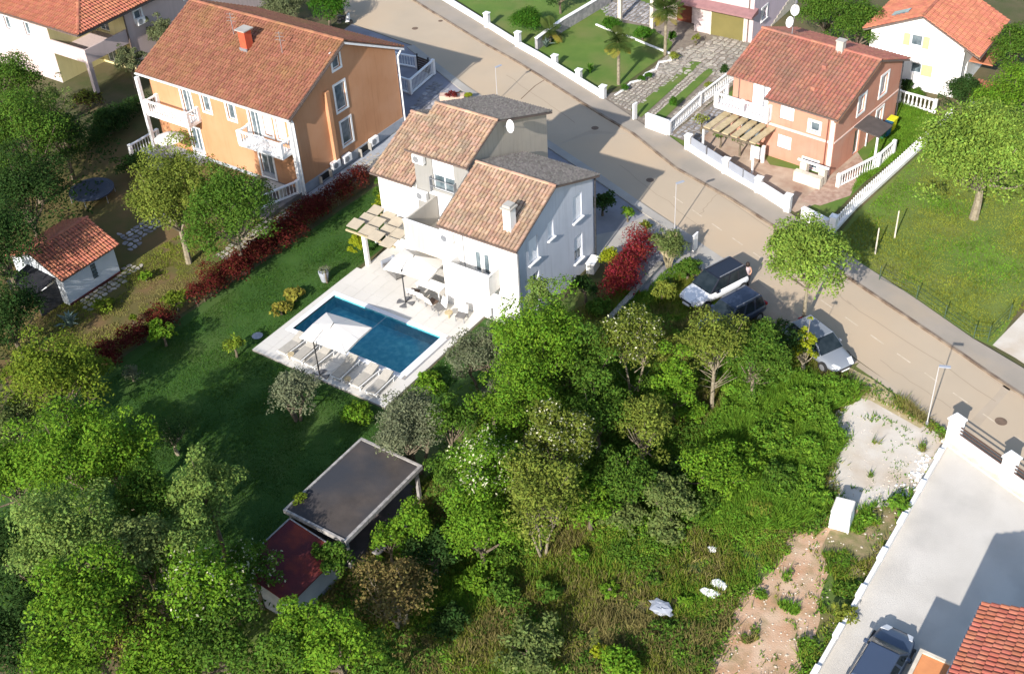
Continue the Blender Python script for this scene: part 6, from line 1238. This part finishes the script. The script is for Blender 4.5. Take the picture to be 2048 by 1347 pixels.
grass('verge_grass', 'wild grass around the parked cars and the hedge', psts([(1240, 640), (1330, 540), (1400, 520), (1400, 600), (1560, 640), (1700, 735), (1600, 760), (1300, 720)]), 26000, .28, .05, ['grassy', 'grass'], 17, [psts([(1392, 512), (1460, 515), (1560, 600), (1640, 668), (1719, 724), (1660, 740), (1590, 700), (1500, 655), (1455, 610), (1400, 560)])])
grass('yard_grass', 'green grass strip beside the peach house and long fence', psts([(1700, 385), (1745, 300), (1800, 205), (1880, 235), (1790, 320)]), 16000, .16, .06, ['grass'], 18)
# undergrowth of the left wood
rg = np.random.RandomState(31); n = 26000; x = rg.uniform(-82, -47, n); y = rg.uniform(8, 60, n)
k = inpoly(x, y, [(-47, 8), (-52, 29.5), (-61, 31), (-64, 40), (-73, 52), (-79, 53), (-82, 40), (-70, 10)]) ; x, y = x[k], y[k]
pos = np.stack([x, y, vnoise(x, y, 2.0, 4) * 1.0 + .05], 1); tag(npmesh('undergrowth', leafquads(rg, pos, np.tile([0, 0, 1.0], (len(pos), 1)), np.full(len(pos), .25)), 4, leafmats['dark'], None, rg.rand(len(pos))), 'dark undergrowth beneath the trees on the left', 'undergrowth', kind='stuff')
n = 30000; x = rg.uniform(-48, -20, n); y = rg.uniform(8, 48, n)
k = inpoly(x, y, [(-48, 10), (-47, 24), (-36, 22.5), (-33.6, 26), (-29, 26), (-29, 32), (-33, 38), (-32, 44.8), (-24, 47), (-21.5, 36), (-25, 26), (-28, 18)]); x, y = x[k], y[k]
pos = np.stack([x, y, vnoise(x, y, 1.6, 8) * .8 + .05], 1); tag(npmesh('undergrowth', leafquads(rg, pos, np.tile([0, 0, 1.0], (len(pos), 1)), np.full(len(pos), .2)), 4, leafmats['mid'], None, rg.rand(len(pos))), 'green undergrowth among the trees of the wild plot', 'undergrowth', kind='stuff')

# leafy weeds: low flat leaves over the wild plot, thicker where the plot is lush
def weeds(name, label, pts, n, h, size, kind, seed, excl=(), thr=None, s2=2.0):
    rg = np.random.RandomState(seed); xs = [p[0] for p in pts]; ys = [p[1] for p in pts]; x = rg.uniform(min(xs), max(xs), n * 3); y = rg.uniform(min(ys), max(ys), n * 3); k = inpoly(x, y, pts)
    for ei, e in enumerate(excl): k &= ~(inpoly(x + rg.normal(0, .2, len(x)), y + rg.normal(0, .2, len(x)), e) & (vnoise(x + 40, y + 40, .75, 91) < (.82 if ei == 0 else .90 if ei == 1 else .62 if ei == 4 else 2)))
    f = vnoise(x, y, s2, seed) * .6 + vnoise(x, y, s2 * .3, seed + 1) * .4
    if thr: k &= f > thr
    x, y, f = x[k][:n], y[k][:n], f[k][:n]; z = h * np.clip((f - (thr or 0)) * 2.2, .05, 1.3) * rg.uniform(.3, 1.1, len(x)); pos = np.stack([x, y, z + .02], 1)
    nr = np.tile([0, -.35, 1.0], (len(x), 1)); tag(npmesh(name, leafquads(rg, pos, nr, np.full(len(x), size), .45), 4, leafmats[kind], None, np.clip(f * .8 + rg.normal(0, .15, len(x)), .02, .98)), label, 'weeds', kind='stuff')
weeds('leafy_weeds', 'bright leafy weeds covering the wild plot', mead, 80000, .5, .15, 'grass', 51, ex_path, .47)
weeds('leafy_weeds', 'yellowish low weeds covering the wild plot', mead, 40000, .3, .12, 'grassy', 57, ex_path, .45, 1.3)
weeds('leafy_weeds', 'deep green nettle patches in the wild plot', mead, 50000, .8, .17, 'mid', 63, ex_path, .55, 3.1)
lush = psts([(1480, 760), (1640, 770), (1700, 775), (1720, 800), (1650, 830), (1690, 890), (1640, 960), (1655, 1030), (1580, 1060), (1400, 1060), (1330, 980), (1420, 870)])
weeds('leafy_weeds', 'lush tall green growth between the gravel lot and the trees', lush, 50000, .8, .16, 'grass', 71, ex_path, .25, 1.5)
# loose stones on the gravel and the dirt path
rg = np.random.RandomState(9); V = []; polys = [ex_path[1], ex_path[0], [(-9.4, 30), (-9.4, 47), (-11, 47), (-11, 30)]]
for pl_, n_, s0 in zip(polys, (420, 380, 160), (.035, .04, .05)):
    xs = [p[0] for p in pl_]; ys = [p[1] for p in pl_]; x = rg.uniform(min(xs), max(xs), n_ * 3); y = rg.uniform(min(ys), max(ys), n_ * 3); k = inpoly(x, y, pl_); x, y = x[k][:n_], y[k][:n_]
    for a, b in zip(x, y):
        s = s0 * rg.uniform(.4, 1.8); an = rg.rand() * 6.28; q = [(a + s * math.cos(an + j * math.pi / 2) * rg.uniform(.7, 1.2), b + s * math.sin(an + j * math.pi / 2) * rg.uniform(.7, 1.2), .0) for j in range(4)]; top = (a, b, s * .8)
        for j in range(4): V += [q[j], q[(j + 1) % 4], top]
tag(npmesh('loose_stones', np.array(V), 3, mat('limestone rubble', (.52, .47, .40), (.38, .33, .26), 4, .9), None, None), 'loose limestone pieces on the gravel lot and dirt path', 'stones', kind='stuff')

grass('tall_grass', 'tall bright grass between the gravel lot and the bare trunked trees', lush, 50000, .75, .07, ['grass'], 81)
mb = MB(); ed_ = psts([(1230, 192), (1246, 182), (1262, 166), (1280, 162), (1292, 148), (1312, 140), (1318, 126), (1342, 122), (1340, 108), (1300, 92), (1262, 76), (1225, 64), (1192, 50)])
for a, b in zip(ed_, ed_[1:]): mb.beam((a[0], a[1], 0), (b[0], b[1], 0), .16, .10)
struct('lawn_edging', mb, whitep)

for k_, (q0, q1, w0) in enumerate([((1010, 150), (1150, 245), .05), ((1310, 300), (1560, 470), .05), ((1240, 330), (1420, 470), .04), ((1690, 600), (1990, 800), .05), ((1760, 720), (1900, 815), .04), ((1440, 380), (1400, 430), .05), ((1600, 520), (1700, 610), .05)]):
    p_, q_ = P2(*q0), P2(*q1); rg = np.random.RandomState(k_); m_ = MB(); n_ = 9; pr_ = None
    for j in range(n_ + 1):
        f = j / n_; c_ = Vector((p_[0] + (q_[0] - p_[0]) * f + rg.normal(0, .06), p_[1] + (q_[1] - p_[1]) * f + rg.normal(0, .06)))
        if pr_ is not None:
            d_ = (c_ - pr_).normalized(); nn_ = Vector((-d_.y, d_.x)) * w0 / 2; m_.sheet([tuple(pr_ - nn_), tuple(c_ - nn_), tuple(c_ + nn_), tuple(pr_ + nn_)], .0045 + j * .0002)
        pr_ = c_
    struct('road_crack', m_, seam)
